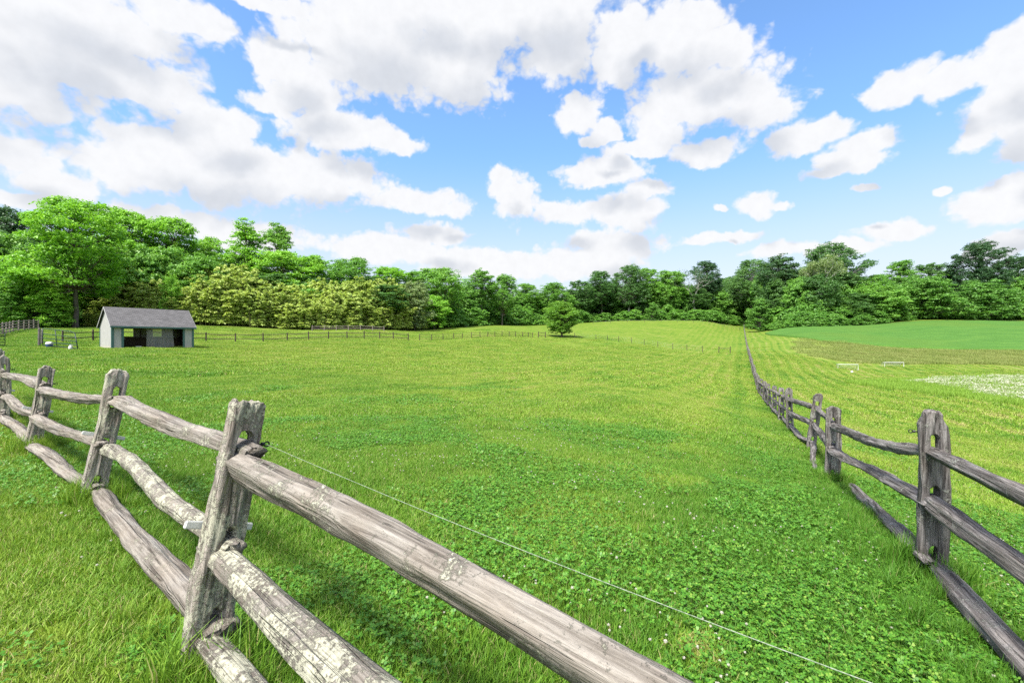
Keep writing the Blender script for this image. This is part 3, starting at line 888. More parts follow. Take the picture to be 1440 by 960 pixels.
# long fence ------------------------------------------------------------
def long_fence():
    root = empty('split_rail_fence', (fx_(3.28), 3.28, gz(fx_(3.28), 3.28)), 'long dark weathered split rail fence running downhill and up to the far wood', 'fence')
    ds = [0.02, 3.28, 6.9, 9.75, 12.9]
    while ds[-1] < 226: ds.append(ds[-1] + 3.0 + 0.12 * math.sin(len(ds) * 2.3))
    dirv = Vector((FB, 1, 0)).normalized(); nrm = Vector((-dirv.y, dirv.x, 0))
    near_h = {1: 1.24, 2: 1.14, 3: 1.22, 4: 1.22}
    SLN = {1: ((0.13, 0.26), (0.56, 0.69), (0.91, 1.05)), 2: ((0.06, 0.18), (0.47, 0.60), (0.82, 0.95))}
    SD = ((0.12, 0.27), (0.50, 0.66), (0.86, 1.03))
    lod = [post_mesh('post', 0.19, 0.12, 1.2, SD, 0.08, 0.06, 300 + k, M_POST_R, cuts=1, rough=0.009) for k in range(4)]
    low = post_mesh('post', 0.19, 0.12, 1.2, SD, 0.08, 0.06, 350, M_POST_R, cuts=0)
    rails = [rail_mesh('rail', 3.6, 0.12, 0.11, 400 + k, M_RAIL_R, rings=34, n=12, sag=0.02 * (k % 3)) for k in range(6)]
    pos = []
    for i, d in enumerate(ds):
        x = fx_(d) + (0.10 if i == 3 else 0.03 * math.sin(i * 5.1)); z = gz(x, d)
        lean = nrm * (0.04 * math.sin(i * 1.9)) + dirv * (0.04 * math.sin(i * 3.1))
        if i == 1: lean = nrm * -0.02
        if i == 3: lean = nrm * -0.14
        if i == 2: lean = nrm * -0.04
        h = near_h.get(i, 1.2); s = 1.0
        if i == 0: pos.append((x, d, z, lean, SD)); continue
        if i <= 4:
            me = post_mesh('post', {1: 0.160, 2: 0.195, 3: 0.18}.get(i, 0.18), 0.105 if i > 1 else 0.098, h, SLN.get(i, SD), 0.060, {1: 0.10, 2: 0.035, 3: 0.07}.get(i, 0.06), 200 + i, M_POST_R, rough=0.011, topr=0.02)
        elif d < 45: me = lod[i % 4]; s = 1 + 0.05 * math.sin(i * 7)
        else: me = low
        o = put_post(root, me, x, d, z, dirv, lean, s=s)
        pos.append((x, d, z, lean, SLN.get(i, SD)))
        if 1 <= i <= 6: sub(o, INS, 'insulator', (-0.078, 0.0, 1.08), (0, 0, math.pi), 0.65)
    far = MB()
    for i in range(len(ds) - 1):
        a, b = pos[i], pos[i + 1]
        for k in range(3):
            za = sum(a[4][k]) / 2 - 0.03; zb = sum(b[4][k]) / 2 - 0.03
            p0 = Vector((a[0], a[1], a[2] + za)) + a[3] * za; p1 = Vector((b[0], b[1], b[2] + zb)) + b[3] * zb
            if k == 0 and i == 1: p1 = Vector((b[0] + 0.13, b[1] - 0.28, b[2] + 0.0))     # this rail has dropped to the ground
            if k == 0 and i == 2: p0 = Vector((a[0] - 0.12, a[1] + 0.2, a[2] + 0.02))
            dd = (p1 - p0).normalized(); off = nrm * (0.013 if i % 2 else -0.013)
            if i < 33:
                if i < 4:
                    w, h = {(1, 2): (0.07, 0.12), (1, 1): (0.17, 0.085), (1, 0): (0.13, 0.13), (0, 2): (0.11, 0.10), (0, 1): (0.13, 0.12), (0, 0): (0.13, 0.11)}.get((i, k), (0.12, 0.11))
                    sag = {(1, 2): 0.05, (1, 1): 0.03, (2, 2): 0.03, (2, 0): 0.05, (3, 0): 0.08, (1, 0): 0.0}.get((i, k), 0.02)
                    L = (p1 - p0).length + 0.22
                    me = rail_mesh('rail', L, w, h, 500 + i * 5 + k, M_RAIL_R, rings=80, n=26, sag=sag, rough=0.009, taper=0.4)
                    put_rail(root, me, p0 - dd * 0.11 + off, p1 + dd * 0.11 + off, L, roll=0.25 * math.sin(i * 2 + k * 3))
                else:
                    put_rail(root, rails[(i * 3 + k) % 6], p0 - dd * 0.1 + off, p1 + dd * 0.1 + off, 3.6, flip=bool((i + k) % 2), roll=0.3 * math.sin(i + k))
            else:
                far.tube([p0 - dd * .05 - root.location, p0.lerp(p1, .5) - root.location - Vector((0, 0, .03)), p1 + dd * .05 - root.location], [0.045, 0.055, 0.045], 5)
    o = far.build('far_rails', M_RAIL_R, root); o['kind'] = 'stuff'
long_fence()

# distant paddock fences --------------------------------------------------
def line_fence(name, label, pts, nrails, spacing=None, post=(0.06, 1.25), rail_r=0.045, mat=None, wires=False, posts=None, heights=None, cat='fence', board=False):
    """pts: list of (px, depth); straight legs between"""
    W = [at(p, d) for p, d in pts]
    root = empty(name, W[0], label, cat)
    P = []
    if posts: P = [at(p, d) for p, d in posts]
    else:
        for a, b in zip(W[:-1], W[1:]):
            n = max(1, round((b - a).length / spacing))
            for i in range(n):
                q = a.lerp(b, i / n); q.z = gz(q.x, q.y); P.append(q)
        P.append(W[-1])
    rnd = random.Random(len(P) * 7 + nrails)
    pm = []
    for k in range(3):
        b = MB(); hh = post[1] + rnd.uniform(-.06, .06); r = post[0]
        V = []
        b.tube([(0, 0, -0.3), (rnd.uniform(-.02, .02), 0, 0.5), (rnd.uniform(-.03, .03), rnd.uniform(-.03, .03), hh - 0.03), (rnd.uniform(-.03, .03), 0, hh)], [r * 1.1, r, r * 0.95, r * 0.6], 7)
        me = bpy.data.meshes.new('post'); me.from_pydata(b.v, [], b.f); me.materials.append(mat); me.update(); pm.append(me)
    for q in P:
        o = bpy.data.objects.new('post', pm[rnd.randrange(3)]); o.parent = root; o.location = q - root.location; o.rotation_euler = (0, 0, rnd.random() * 6); COL.objects.link(o)
    hs = heights or [0.25 + (post[1] - 0.4) * k / max(1, nrails - 1) for k in range(nrails)]
    for a, b in zip(P[:-1], P[1:]):
        for h in hs:
            p0 = a + Vector((0, 0, h + rnd.uniform(-.04, .04))) ; p1 = b + Vector((0, 0, h + rnd.uniform(-.04, .04)))
            bb = MB()
            mid = p0.lerp(p1, .5) - Vector((0, 0, 0.02 + (0.0 if wires else rnd.uniform(0, .05))))
            if board:
                d = (p1 - p0); L = d.length; d.normalize()
                y = Vector((0, 0, 1)).cross(d).normalized(); z = d.cross(y)
                M = Matrix.Translation(p0 - root.location - y * 0.075) @ Matrix((d, y, z)).transposed().to_4x4()
                bb.box(0, L - 0.01, -0.018, 0.018, -0.07, 0.07, M)
            else:
                bb.tube([p0 - root.location, mid - root.location, p1 - root.location], [rail_r * .8, rail_r, rail_r * .8], 5)
            bb.build('wire' if wires else 'rail', M_GALV if wires else mat, root)
    return root, P
M_BOARD = wood_mat('pinkish_grey_board', 'x', ((0.10, 0.08, 0.07), (0.20, 0.165, 0.15), (0.28, 0.24, 0.22), (0.36, 0.32, 0.30)), 0.0)
line_fence('board_fence', 'greyish four-board fence at the foot of the wood beyond the open gates', [(-75, 41), (-20, 46), (4, 52), (18, 58), (54, 68)], 4, 2.6, (0.075, 1.42), mat=M_BOARD, board=True)
line_fence('rail_fence', 'two-rail brown fence passing behind the run-in shed to a gap in the pasture', [(88, 47.5), (131, 50.5), (205, 55), (331, 62), (448, 68), (574, 75)], 2, None, (0.085, 1.22), 0.055, M_RAIL_B,
           posts=[(88, 47.5), (131, 50.5), (166, 53), (205, 55), (248, 57.4), (290, 60), (331, 62.3), (370, 64.5), (404, 66.3), (434, 68), (462, 69.5), (488, 70.6), (512, 72), (534, 73), (553, 74), (574, 75)], heights=[0.40, 0.98])
line_fence('rail_fence', 'small reddish grey two-rail fence at the foot of the bamboo thicket', [(439, 92), (545, 97)], 2, None, (0.075, 1.1), 0.05, M_BOARD,
           posts=[(439, 92), (456, 92.8), (473, 93.6), (490, 94.4), (507, 95.2), (524, 96), (540, 97)], heights=[0.45, 0.9])
line_fence('rail_fence', 'thin-railed fence with many posts between the pasture gap and the lone round tree', [(590, 82), (765, 104)], 3, None, (0.07, 1.15), 0.03, M_RAIL_B,
           posts=[(590, 82), (607, 83.5), (623, 85), (638, 86.8), (650, 88.2), (663, 89.7), (675, 91.3), (686, 92.8), (696, 94.2), (706, 95.7), (716, 97.2), (725, 98.7), (735, 100.3), (743, 101.6), (749, 102.6)], heights=[0.25, 0.6, 0.98])
line_fence('end_rail_frame', 'short two-post end frame of dark rails beside the lone round tree', [(757, 103.6), (767, 105)], 2, None, (0.10, 1.4), 0.07, M_RAIL_B, posts=[(757, 103.6), (767, 105)], heights=[0.55, 1.15])
wf, wp = line_fence('wire_fence', 'wire fence on thin dark posts crossing the slope right of the lone round tree', [(808, 108), (1000, 89)], 3, None, (0.055, 1.25), 0.007, M_RAIL_B, wires=True,
           posts=[(808, 108), (838, 105.5), (854, 103.6), (870, 101.8), (888, 100), (906, 98), (925, 96), (946, 94), (966, 92), (988, 90)], heights=[0.4, 0.75, 1.1])
line_fence('end_rail_frame', 'short two-post end frame of dark rails at the low end of the wire fence', [(1011, 88.6), (1027, 87.8)], 1, None, (0.075, 1.25), 0.06, M_RAIL_B, posts=[(1011, 88.6), (1027, 87.8)], heights=[0.95])
line_fence('wire_fence', 'faint wire fence along the top of the slope below the shrub row', [(834, 172), (1040, 186)], 2, 7.5, (0.05, 1.3), 0.012, M_RAIL_B, wires=True, heights=[0.6, 1.1])
line_fence('rail_fence', 'tiny greyish fence piece against the dark trees at the back corner of pasture', [(636, 138), (656, 142)], 3, 1.8, (0.08, 1.3), 0.06, M_BOARD)

# gates --------------------------------------------------------------------
def pipe_gate(label, A, B, h0, h1, lift, posts=True):
    a, b = Vector(A), Vector(B)
    root = empty('pipe_gate', a, label, 'gate')
    L = (b - a); 
    def P(u, v):     # u along, v up 0..1
        top = a.lerp(b, u); hh = h0 * (1 - u) + h1 * u
        return top - a + Vector((0, 0, 0.12 + v * hh)) + L.normalized() * lift * (1 - v) * u
    fr = MB()
    fr.tube([P(0, 0), P(0, 1)], 0.03, 8)
    fr.tube([P(1, 0), P(1, 0.9)], 0.04, 8)
    for v in (0.0, 0.2, 0.42, 0.68, 1.0): 
        fr.tube([P(0, v), P(0.86, v), P(0.97, v - 0.04 if v == 1 else v), P(1, v * 0.88)], 0.036, 6)
    fr.build('gate_frame', M_GATE, root, smooth=True)
    br = MB(); br.tube([P(0.42, 0.0), P(0.40, 1.0)], 0.035, 8); br.build('brace', M_GATE, root, smooth=True)
    return root
g0 = at(60, 42.2); g1 = at(105, 40.6)
pipe_gate('leaning dark green pipe gate left of the shed, fallen out of square', g0, g1, 1.55, 1.45, 0.45)
def timber_post(px, d, h, r, label):
    b = MB(); b.tube([(0, 0, -.3), (0.01, 0, h * .5), (0.0, 0.02, h - .04), (0, 0, h)], [r, r * .97, r * .95, r * .7], 10)
    o = b.build('gate_post', M_RAIL_R, smooth=False); o.location = at(px, d); tag(o, label, 'post')
timber_post(55.0, 42.6, 1.65, 0.10, 'dark timber gate post standing at the hinge end of the leaning gate')
timber_post(59.0, 44.5, 1.45, 0.085, 'second shorter gate post just behind the hinge post of the leaning gate')
g2 = at(-34, 38.5); g3 = at(7, 40.5)
pipe_gate('dark pipe gate cut by the left edge of the photo, upright and closed', g3, g2, 1.15, 1.15, 0.0)

# small things by the gate --------------------------------------------------
def lathe(prof, n=20):
    b = MB(); V = []; Fc = []
    for (r, z) in prof:
        for k in range(n):
            a = 2 * math.pi * k / n; V.append((r * math.cos(a), r * math.sin(a), z))
    for i in range(len(prof) - 1):
        for k in range(n): Fc.append((i*n+k, i*n+(k+1) % n, (i+1)*n+(k+1) % n, (i+1)*n+k))
    b.add(V, Fc); return b
M_BLUE = simple_mat('blue_plastic', (0.06, 0.09, 0.19), 0.45)
q = at(69.5, 41.8)
barrel = empty('feed_tub', q, 'blue tub with a white domed top standing behind the bars of leaning gate', 'tub')
lathe([(0.0, 0.02), (0.26, 0.02), (0.30, 0.10), (0.33, 0.40), (0.335, 0.46)]).build('tub', M_BLUE, barrel, True)
barrel.scale = (0.8, 0.8, 0.72)
lathe([(0.345, 0.44), (0.35, 0.52), (0.30, 0.64), (0.18, 0.71), (0.0, 0.73)]).build('lid', M_WHITE, barrel, True)
q = at(99, 40.4)
jug = empty('jug', q, 'small white jug on the grass at the low end of leaning gate', 'jug')
lathe([(0.0, 0.0), (0.12, 0.0), (0.14, 0.05), (0.14, 0.24), (0.06, 0.36), (0.045, 0.40), (0.0, 0.40)], 14).build('body', M_WHITE, jug, True)
lathe([(0.05, 0.395), (0.05, 0.44), (0.0, 0.445)], 10).build('cap', M_BLUE, jug, True)
hb = MB(); hb.tube([(0.05, 0, 0.37), (0.13, 0, 0.38), (0.165, 0, 0.31), (0.145, 0, 0.22)], 0.016, 6); hb.build('handle', M_WHITE, jug, True)

# run-in shed -----------------------------------------------------------------
def shed():
    A = math.radians(55.0)
    O = at(157, 42.0); 
    zs = [gz(O.x + math.cos(A) * w - math.sin(A) * d, O.y + math.sin(A) * w + math.cos(A) * d) for w in (0, 6.6) for d in (0, 3.6)]
    O.z = 0.83
    root = empty('run_in_shed', O, 'pale grey open-fronted run-in shed with green trim and grey shingle roof', 'shed', rz=A)
    W, D, EH, RH = 6.6, 3.6, 2.22, 3.86
    m, t, out = material('pale_siding')
    tc = t.node('ShaderNodeTexCoord')
    sx = t.node('ShaderNodeSeparateXYZ'); t.l.new(tc.outputs['Object'], sx.inputs[0])
    gr = t.math('FRACT', t.math('MULTIPLY', t.math('ADD', sx.outputs[0], sx.outputs[1]), 4.9))
    groove = t.math('LESS_THAN', gr, 0.06)
    n = t.noise(t.mapping(tc.outputs['Object'], (3, 3, 0.7)), 1.5, 5, 0.65)
    c = t.ramp(n, ((0.3, (0.285, 0.280, 0.262)), (0.7, (0.35, 0.343, 0.325))))
    c = t.mix(t.math('MULTIPLY', groove, 0.4), c, (0.25, 0.26, 0.25))
    mud = t.maprange(t.math('MULTIPLY_ADD', t.noise(tc.outputs['Object'], 4, 4), 0.5, sx.outputs[2]), 0.30, 0.62, 1, 0)
    c = t.mix(t.math('MULTIPLY', mud, 0.6), c, (0.42, 0.36, 0.27))
    bsdf(t, out, c, 0.75)
    M_SID = m
    M_TRIM = simple_mat('green_trim', (0.05, 0.11, 0.10), 0.6, 0.15)
    M_IN = simple_mat('bare_stud_wood', (0.10, 0.075, 0.055), 0.9, 0.3, 3)
    m, t, out = material('grey_shingles')
    tc = t.node('ShaderNodeTexCoord')
    br = t.node('ShaderNodeTexBrick'); t.l.new(t.mapping(tc.outputs['UV'], (1, 1, 1)), br.inputs[0])
    br.inputs['Color1'].default_value = (0.088, 0.084, 0.085, 1); br.inputs['Color2'].default_value = (0.126, 0.120, 0.122, 1); br.inputs['Mortar'].default_value = (0.044, 0.042, 0.043, 1)
    br.inputs['Scale'].default_value = 1.0; br.inputs['Brick Width'].default_value = 0.32; br.inputs['Row Height'].default_value = 0.16; br.inputs['Mortar Size'].default_value = 0.012
    c = t.mix(1.0, br.outputs[0], t.ramp(t.noise(tc.outputs['Object'], 1.3, 6, 0.7), ((0.3, 0.8), (0.7, 1.15))), 'MULTIPLY')
    bsdf(t, out, c, 0.9, br.outputs['Fac'], -0.6, 0.01)
    M_ROOF = m
    T = 0.09
    def wall(name, boxes, mat=M_SID, poly=None):
        b = MB()
        for bx in boxes: b.box(*bx)
        return b.build(name, mat, root)
    wall('front_wall', [(0.002, 0.86, 0.0, T, -0.2, EH)]); wall('front_wall', [(5.66, W - .002, 0.0, T, -0.2, EH)])
    wall('header_board', [(0.86, 5.66, 0.004, T - .004, EH - 0.16, EH)], M_TRIM)
    # gables
    for name, x0 in (('gable_wall', 0.0), ('gable_wall', W - T)):
        b = MB(); prof = [(T, -0.25), (D - T, -0.25), (D - T, EH), (D - T, EH + 0.05), (D / 2, RH - 0.06), (T, EH + 0.05)]
        V = [(x0, y, z) for y, z in prof] + [(x0 + T, y, z) for y, z in prof]; k = len(prof)
        b.add(V, [tuple(range(k))[::-1], tuple(range(k, 2 * k))] + [(i, (i + 1) % k, k + (i + 1) % k, k + i) for i in range(k)])
        b.build(name, M_SID, root)
    y0, y1 = D - T, D
    wins = [(1.78, 2.56), (4.16, 4.96)]; zb, zt = 1.17, 2.0
    boxes = [(0.0, W, y0, y1, -0.25, zb), (0.0, W, y0, y1, zt, EH)]
    xs = [0.0] + [q for w in wins for q in w] + [W]
    for i in range(0, len(xs), 2): boxes.append((xs[i], xs[i+1], y0, y1, zb, zt))
    wall('back_wall', boxes)
    for (a, b_) in wins:
        f = MB(); e = 0.06
        f.box(a - e, a, y0 - .02, y0 - .002, zb - e, zt + e); f.box(b_, b_ + e, y0 - .02, y0 - .002, zb - e, zt + e)
        f.box(a, b_, y0 - .02, y0 - .002, zb - e, zb); f.box(a, b_, y0 - .02, y0 - .002, zt, zt + e)
        f.build('window_frame', M_IN, root)
    # interior lining and studs
    b = MB()
    b.box(T + .004, W - T - .004, y0 - .03, y0 - .004, 0.0, zb - .07)
    for x in (0.15, 1.2, 3.1, 3.75, 5.4, 6.3): b.box(x, x + .08, y0 - .11, y0 - .032, 0.0, EH)
    for x in (T + .004, W - T - .10): b.box(x, x + .09, 0.4, 0.48, 0, EH); b.box(x, x + .09, 1.8, 1.88, 0, EH)
    b.box(T + .004, W - T - .004, y0 - .10, y0 - .034, EH - .15, EH - .02)
    b.build('studs', M_IN, root)
    b = MB(); b.box(T + .002, T + .02, .1, y0 - .12, 0, EH); b.box(W - T - .02, W - T - .002, .1, y0 - .12, 0, EH); b.box(T + .03, W - T - .03, .1, D - .15, EH + .02, EH + .05)
    b.build('lining', simple_mat('dark_board', (0.055, 0.042, 0.033), 0.9), root)
    # corner and door boards
    for x0, x1 in ((-0.02, 0.16), (0.70, 0.885), (5.635, 5.80), (W - 0.16, W + 0.02)):
        b = MB(); b.box(x0, x1, -0.028, -0.003, -0.2, EH - 0.01); b.build('trim_board', M_TRIM, root)
    b = MB(); b.box(-0.028, -0.003, -0.028, 0.13, -0.2, EH - .01); b.build('trim_board', M_TRIM, root)
    b = MB(); b.box(-0.028, -0.003, D - .13, D + .02, -0.2, EH - .01); b.build('trim_board', M_TRIM, root)
    # roof
    ov, eo = 0.16, 0.26
    rise = (RH - EH) / (D / 2)
    bm = bmesh.new(); uvl = bm.loops.layers.uv.new('UVMap')
    def slope(s):
        ye = -eo if s < 0 else D + eo; ze = EH + 0.02 - eo * rise + 0.03
        zr = RH + 0.03; yr = D / 2
        q = [(-ov, ye, ze), (W + ov, ye, ze), (W + ov, yr, zr), (-ov, yr, zr)]
        L = math.hypot(yr - ye, zr - ze)
        top = [bm.verts.new((x, y, z + 0.07)) for x, y, z in q]; bot = [bm.verts.new(p) for p in q]
        f = bm.faces.new(top)
        for lp, uv in zip(f.loops, ((0, 0), (W + 2 * ov, 0), (W + 2 * ov, L), (0, L))): lp[uvl].uv = uv
        bm.faces.new(bot[::-1])
        for i in range(4): j = (i + 1) % 4; bm.faces.new((bot[i], bot[j], top[j], top[i]))
    slope(-1); slope(1)
    bmesh.ops.recalc_face_normals(bm, faces=bm.faces[:])
    me = bpy.data.meshes.new('roof'); bm.to_mesh(me); bm.free(); me.materials.append(M_ROOF)
    ro = bpy.data.objects.new('roof', me); ro.parent = root; COL.objects.link(ro)
    b = MB()
    ze = EH + 0.05 - eo * rise
    b.box(-ov, W + ov, -eo - 0.025, -eo - 0.003, ze - 0.08, ze + 0.075); b.box(-ov, W + ov, D + eo + .003, D + eo + .025, ze - .08, ze + .075)
    f = b.build('fascia', M_TRIM, ro)
    for x in (-ov - .022, W + ov + .003):
        b = MB(); zr = RH + 0.03
        for (ya, yb) in ((-eo, D / 2), (D + eo, D / 2)):
            V = [(x, ya, ze - .07), (x, yb, zr - .07), (x, yb, zr + .065), (x, ya, ze + .065)]; V += [(p[0] + .019, p[1], p[2]) for p in V]
            b.add(V, [(0, 1, 2, 3), (7, 6, 5, 4), (0, 4, 5, 1), (1, 5, 6, 2), (2, 6, 7, 3), (3, 7, 4, 0)])
        b.build('rake_board', simple_mat('white_board', (0.33, 0.33, 0.32), 0.7), ro)
    # dirt floor
    b = MB(); b.box(T, W - T, -0.05, D - T, -0.3, 0.02)
    b.build('dirt_floor', simple_mat('trampled_dirt', (0.13, 0.10, 0.075), 0.95, 0.3), root)
    # hung sheet with folds
    V = []; Fc = []; nx, nz = 60, 26
    for j in range(nz + 1):
        v = j / nz
        for i in range(nx + 1):
            u = i / nx
            fold = (0.025 + 0.05 * max(0, u - .5)) * math.sin(u * 34 + 2 * math.sin(u * 9)) * (0.4 + 0.6 * (1 - v)) + 0.02 * math.sin(u * 13 + v * 5)
            x = 2.66 + u * (2.12 + 0.16 * (1 - v) * max(0, u - .6) / .4) ; z = 0.10 + 0.05 * math.sin(u * 8) * (1 - v) + v * (EH - 0.20 - 0.10)
            V.append((x, 0.16 + fold, z))
    for j in range(nz):
        for i in range(nx): k = j * (nx + 1) + i; Fc.append((k, k + 1, k + nx + 2, k + nx + 1))
    m, t, out = material('translucent_sheet')
    tc = t.node('ShaderNodeTexCoord')
    cc = t.ramp(t.noise(tc.outputs['Object'], 2.2, 4, 0.6), ((0.3, (0.26, 0.25, 0.235)), (0.7, (0.34, 0.33, 0.315))))
    d = t.node('ShaderNodeBsdfDiffuse'); t.l.new(cc, d.inputs[0])
    tl = t.node('ShaderNodeBsdfTranslucent'); t.l.new(cc, tl.inputs[0]); tp = t.node('ShaderNodeBsdfTransparent')
    m1 = t.node('ShaderNodeMixShader'); m1.inputs[0].default_value = 0.35; t.l.new(d.outputs[0], m1.inputs[1]); t.l.new(tl.outputs[0], m1.inputs[2])
    m2 = t.node('ShaderNodeMixShader'); m2.inputs[0].default_value = 0.28; t.l.new(m1.outputs[0], m2.inputs[1]); t.l.new(tp.outputs[0], m2.inputs[2])
    t.l.new(m2.outputs[0], out.inputs[0])
    o = new_obj('hanging_sheet', V, Fc, m, None, True); o.matrix_world = root.matrix_basis if False else Matrix.Translation(O) @ Matrix.Rotation(A, 4, 'Z')
    tag(o, 'pale translucent sheet hanging in folds across the middle of shed opening', 'curtain')
    # things inside
    def wpt(x, y, z): return Matrix.Translation(O) @ Matrix.Rotation(A, 4, 'Z') @ Vector((x, y, z))
    bk = empty('bucket', wpt(1.45, 2.3, 0.02), 'small dark bucket with pale rim hanging low inside the shed under first window', 'bucket')
    bk.location = wpt(1.45, 2.3, 0.62)
    lathe([(0.0, 0.0), (0.12, 0.0), (0.155, 0.26)], 16).build('body', M_BLACK, bk, True)
    lathe([(0.15, 0.25), (0.17, 0.26), (0.165, 0.285), (0.15, 0.28)], 16).build('rim', M_WHITE, bk, True)
    b = MB(); b.tube([(0.155 * math.cos(a), 0, 0.27 + 0.16 * math.sin(a)) for a in np.linspace(0, math.pi, 9)], 0.008, 5); b.build('handle', M_WHITE, bk)
    cr = empty('crate', wpt(2.25, 1.0, 0.02), 'small white crate on the dirt floor beside the hanging sheet', 'crate', rz=A)
    b = MB(); b.box(-.22, .22, -.14, .14, 0, .03)
    for x in (-.22, .20): b.box(x, x + .02, -.14, .14, .032, .20)
    for y in (-.14, .12): b.box(-.198, .198, y, y + .02, .032, .20)
    b.build('box', M_WHITE, cr)
    b = MB(); b.box(-.04, .04, -.16, -.143, .13, .16); b.build('handle', M_BLACK, cr)
shed()

# goals and ball ---------------------------------------------------------------
def goal(px, d, w, h, yaw, label):
    q = at(px, d)
    r = empty('soccer_goal', q, label, 'goal', 'white mini goals in the hollow', rz=yaw)
    b = MB(); b.tube([(-w/2, 0, 0), (-w/2, 0, h), (w/2, 0, h), (w/2, 0, 0)], 0.045, 8); b.build('goal_frame', M_WHITE, r)
    b = MB()
    for s in (-1, 1): b.tube([(s*w/2, 0, h), (s*w/2, 0.35, h), (s*w/2, 0.9, 0.03), (s*w/2, 0, 0.03)], 0.03, 6)
    b.tube([(-w/2, 0.9, 0.03), (w/2, 0.9, 0.03)], 0.03, 6); b.build('back_stay', M_WHITE, r)
    n = MB(); k = 14
    for i in range(k + 1):
        x = -w/2 + w * i / k; n.tube([(x, 0.02, h - .02), (x, 0.35, h - .03), (x, 0.88, 0.05)], 0.006, 4, False)
    for j in range(6):
        u = j / 5; n.tube([(-w/2, 0.35 + 0.53 * u, h - .03 - (h - .08) * u), (w/2, 0.35 + 0.53 * u, h - .03 - (h - .08) * u)], 0.006, 4, False)
    n.build('net', simple_mat('net_cord', (0.55, 0.55, 0.53), 0.8), r)
goal(1192.5, 70, 2.7, 0.85, -0.25, 'white mini goal with a ball lying in front of it')
goal(1257.5, 74, 3.1, 0.75, 0.0, 'white mini goal nearer the white flower patch')
q = at(1198, 66)
ball = empty('ball', q, 'white ball on the mown grass in front of a mini goal', 'ball')
bm = bmesh.new(); bmesh.ops.create_icosphere(bm, subdivisions=3, radius=0.16); me = bpy.data.meshes.new('panels'); bm.to_mesh(me); bm.free()
m, t, out = material('ball_leather'); tc = t.node('ShaderNodeTexCoord'); vo = t.node('ShaderNodeTexVoronoi'); t.l.new(tc.outputs['Object'], vo.inputs[0]); vo.inputs['Scale'].default_value = 9
bsdf(t, out, t.ramp(vo.outputs[0], ((0.25, (0.12, 0.12, 0.12)), (0.32, (0.75, 0.75, 0.73)))), 0.4)
me.materials.append(m); me.polygons.foreach_set('use_smooth', [True] * len(me.polygons))
bo = bpy.data.objects.new('ball_skin', me); bo.parent = ball; bo.location = (0, 0, 0.15); COL.objects.link(bo)

# ------------------------------------------------------------------ foliage
def fol_mat(name, dark, mid, lite, trans=0.30):
    def cols(t):
        geo = t.node('ShaderNodeNewGeometry'); oi = t.node('ShaderNodeObjectInfo')
        ri = geo.outputs['Random Per Island']
        f = t.math('MULTIPLY_ADD', ri, 0.55, t.math('MULTIPLY', oi.outputs['Random'], 0.18))
        f = t.math('MULTIPLY_ADD', t.noise(geo.outputs['Position'], 0.35, 2), 0.40, f)
        return t.ramp(f, ((0.22, dark), (0.55, mid), (0.92, lite)))
    return leaf_mat(name, cols, trans, 0.48, 0.4)
L_BRIGHT = fol_mat('bright_foliage', (0.1263, 0.3156, 0.0290), (0.2146, 0.4735, 0.0435), (0.3661, 0.6313, 0.0725), 0.4)
L_MID = fol_mat('mid_foliage', (0.0835, 0.2283, 0.0351), (0.1514, 0.3480, 0.0500), (0.2479, 0.4675, 0.0750), 0.4)
L_DARK = fol_mat('dark_foliage', (0.0540, 0.1452, 0.0393), (0.0933, 0.2178, 0.0540), (0.1669, 0.3160, 0.0786), 0.4)
L_DEEP = fol_mat('deep_foliage', (0.0322, 0.0896, 0.0381), (0.0558, 0.1364, 0.0516), (0.1073, 0.2047, 0.0763), 0.4)
L_PALE = fol_mat('pale_foliage', (0.1282, 0.2135, 0.0688), (0.2135, 0.3073, 0.1080), (0.3245, 0.4013, 0.1670), 0.4)
L_LONE = fol_mat('maple_foliage', (0.085, 0.215, 0.022), (0.150, 0.330, 0.036), (0.270, 0.460, 0.058), 0.45)
L_BAMB = fol_mat('bamboo_foliage', (0.215, 0.320, 0.062), (0.410, 0.530, 0.120), (0.640, 0.710, 0.21), 0.4)
L_SHRUB = fol_mat('shrub_foliage', (0.0704, 0.2003, 0.0295), (0.1233, 0.2964, 0.0442), (0.2026, 0.3924, 0.0737), 0.4)
def bark_mat(name, a, b, c):
    m, t, out = material(name)
    tc = t.node('ShaderNodeTexCoord')
    n = t.noise(t.mapping(tc.outputs['Object'], (5, 5, 0.9)), 1.5, 6, 0.7, 0.5)
    bsdf(t, out, t.ramp(n, ((0.3, a), (0.5, b), (0.72, c))), 0.95, n, 0.8, 0.05, spec=0.1)
    return m
B_GREY = bark_mat('grey_bark', (0.055, 0.046, 0.038), (0.115, 0.10, 0.085), (0.19, 0.17, 0.15))
B_PALE = bark_mat('pale_bark', (0.20, 0.185, 0.165), (0.34, 0.325, 0.30), (0.50, 0.485, 0.455))
B_DARK = bark_mat('dark_bark', (0.035, 0.028, 0.022), (0.07, 0.058, 0.046), (0.12, 0.10, 0.08))
B_CULM = bark_mat('bamboo_culm', (0.12, 0.12, 0.05), (0.20, 0.20, 0.09), (0.28, 0.27, 0.14))

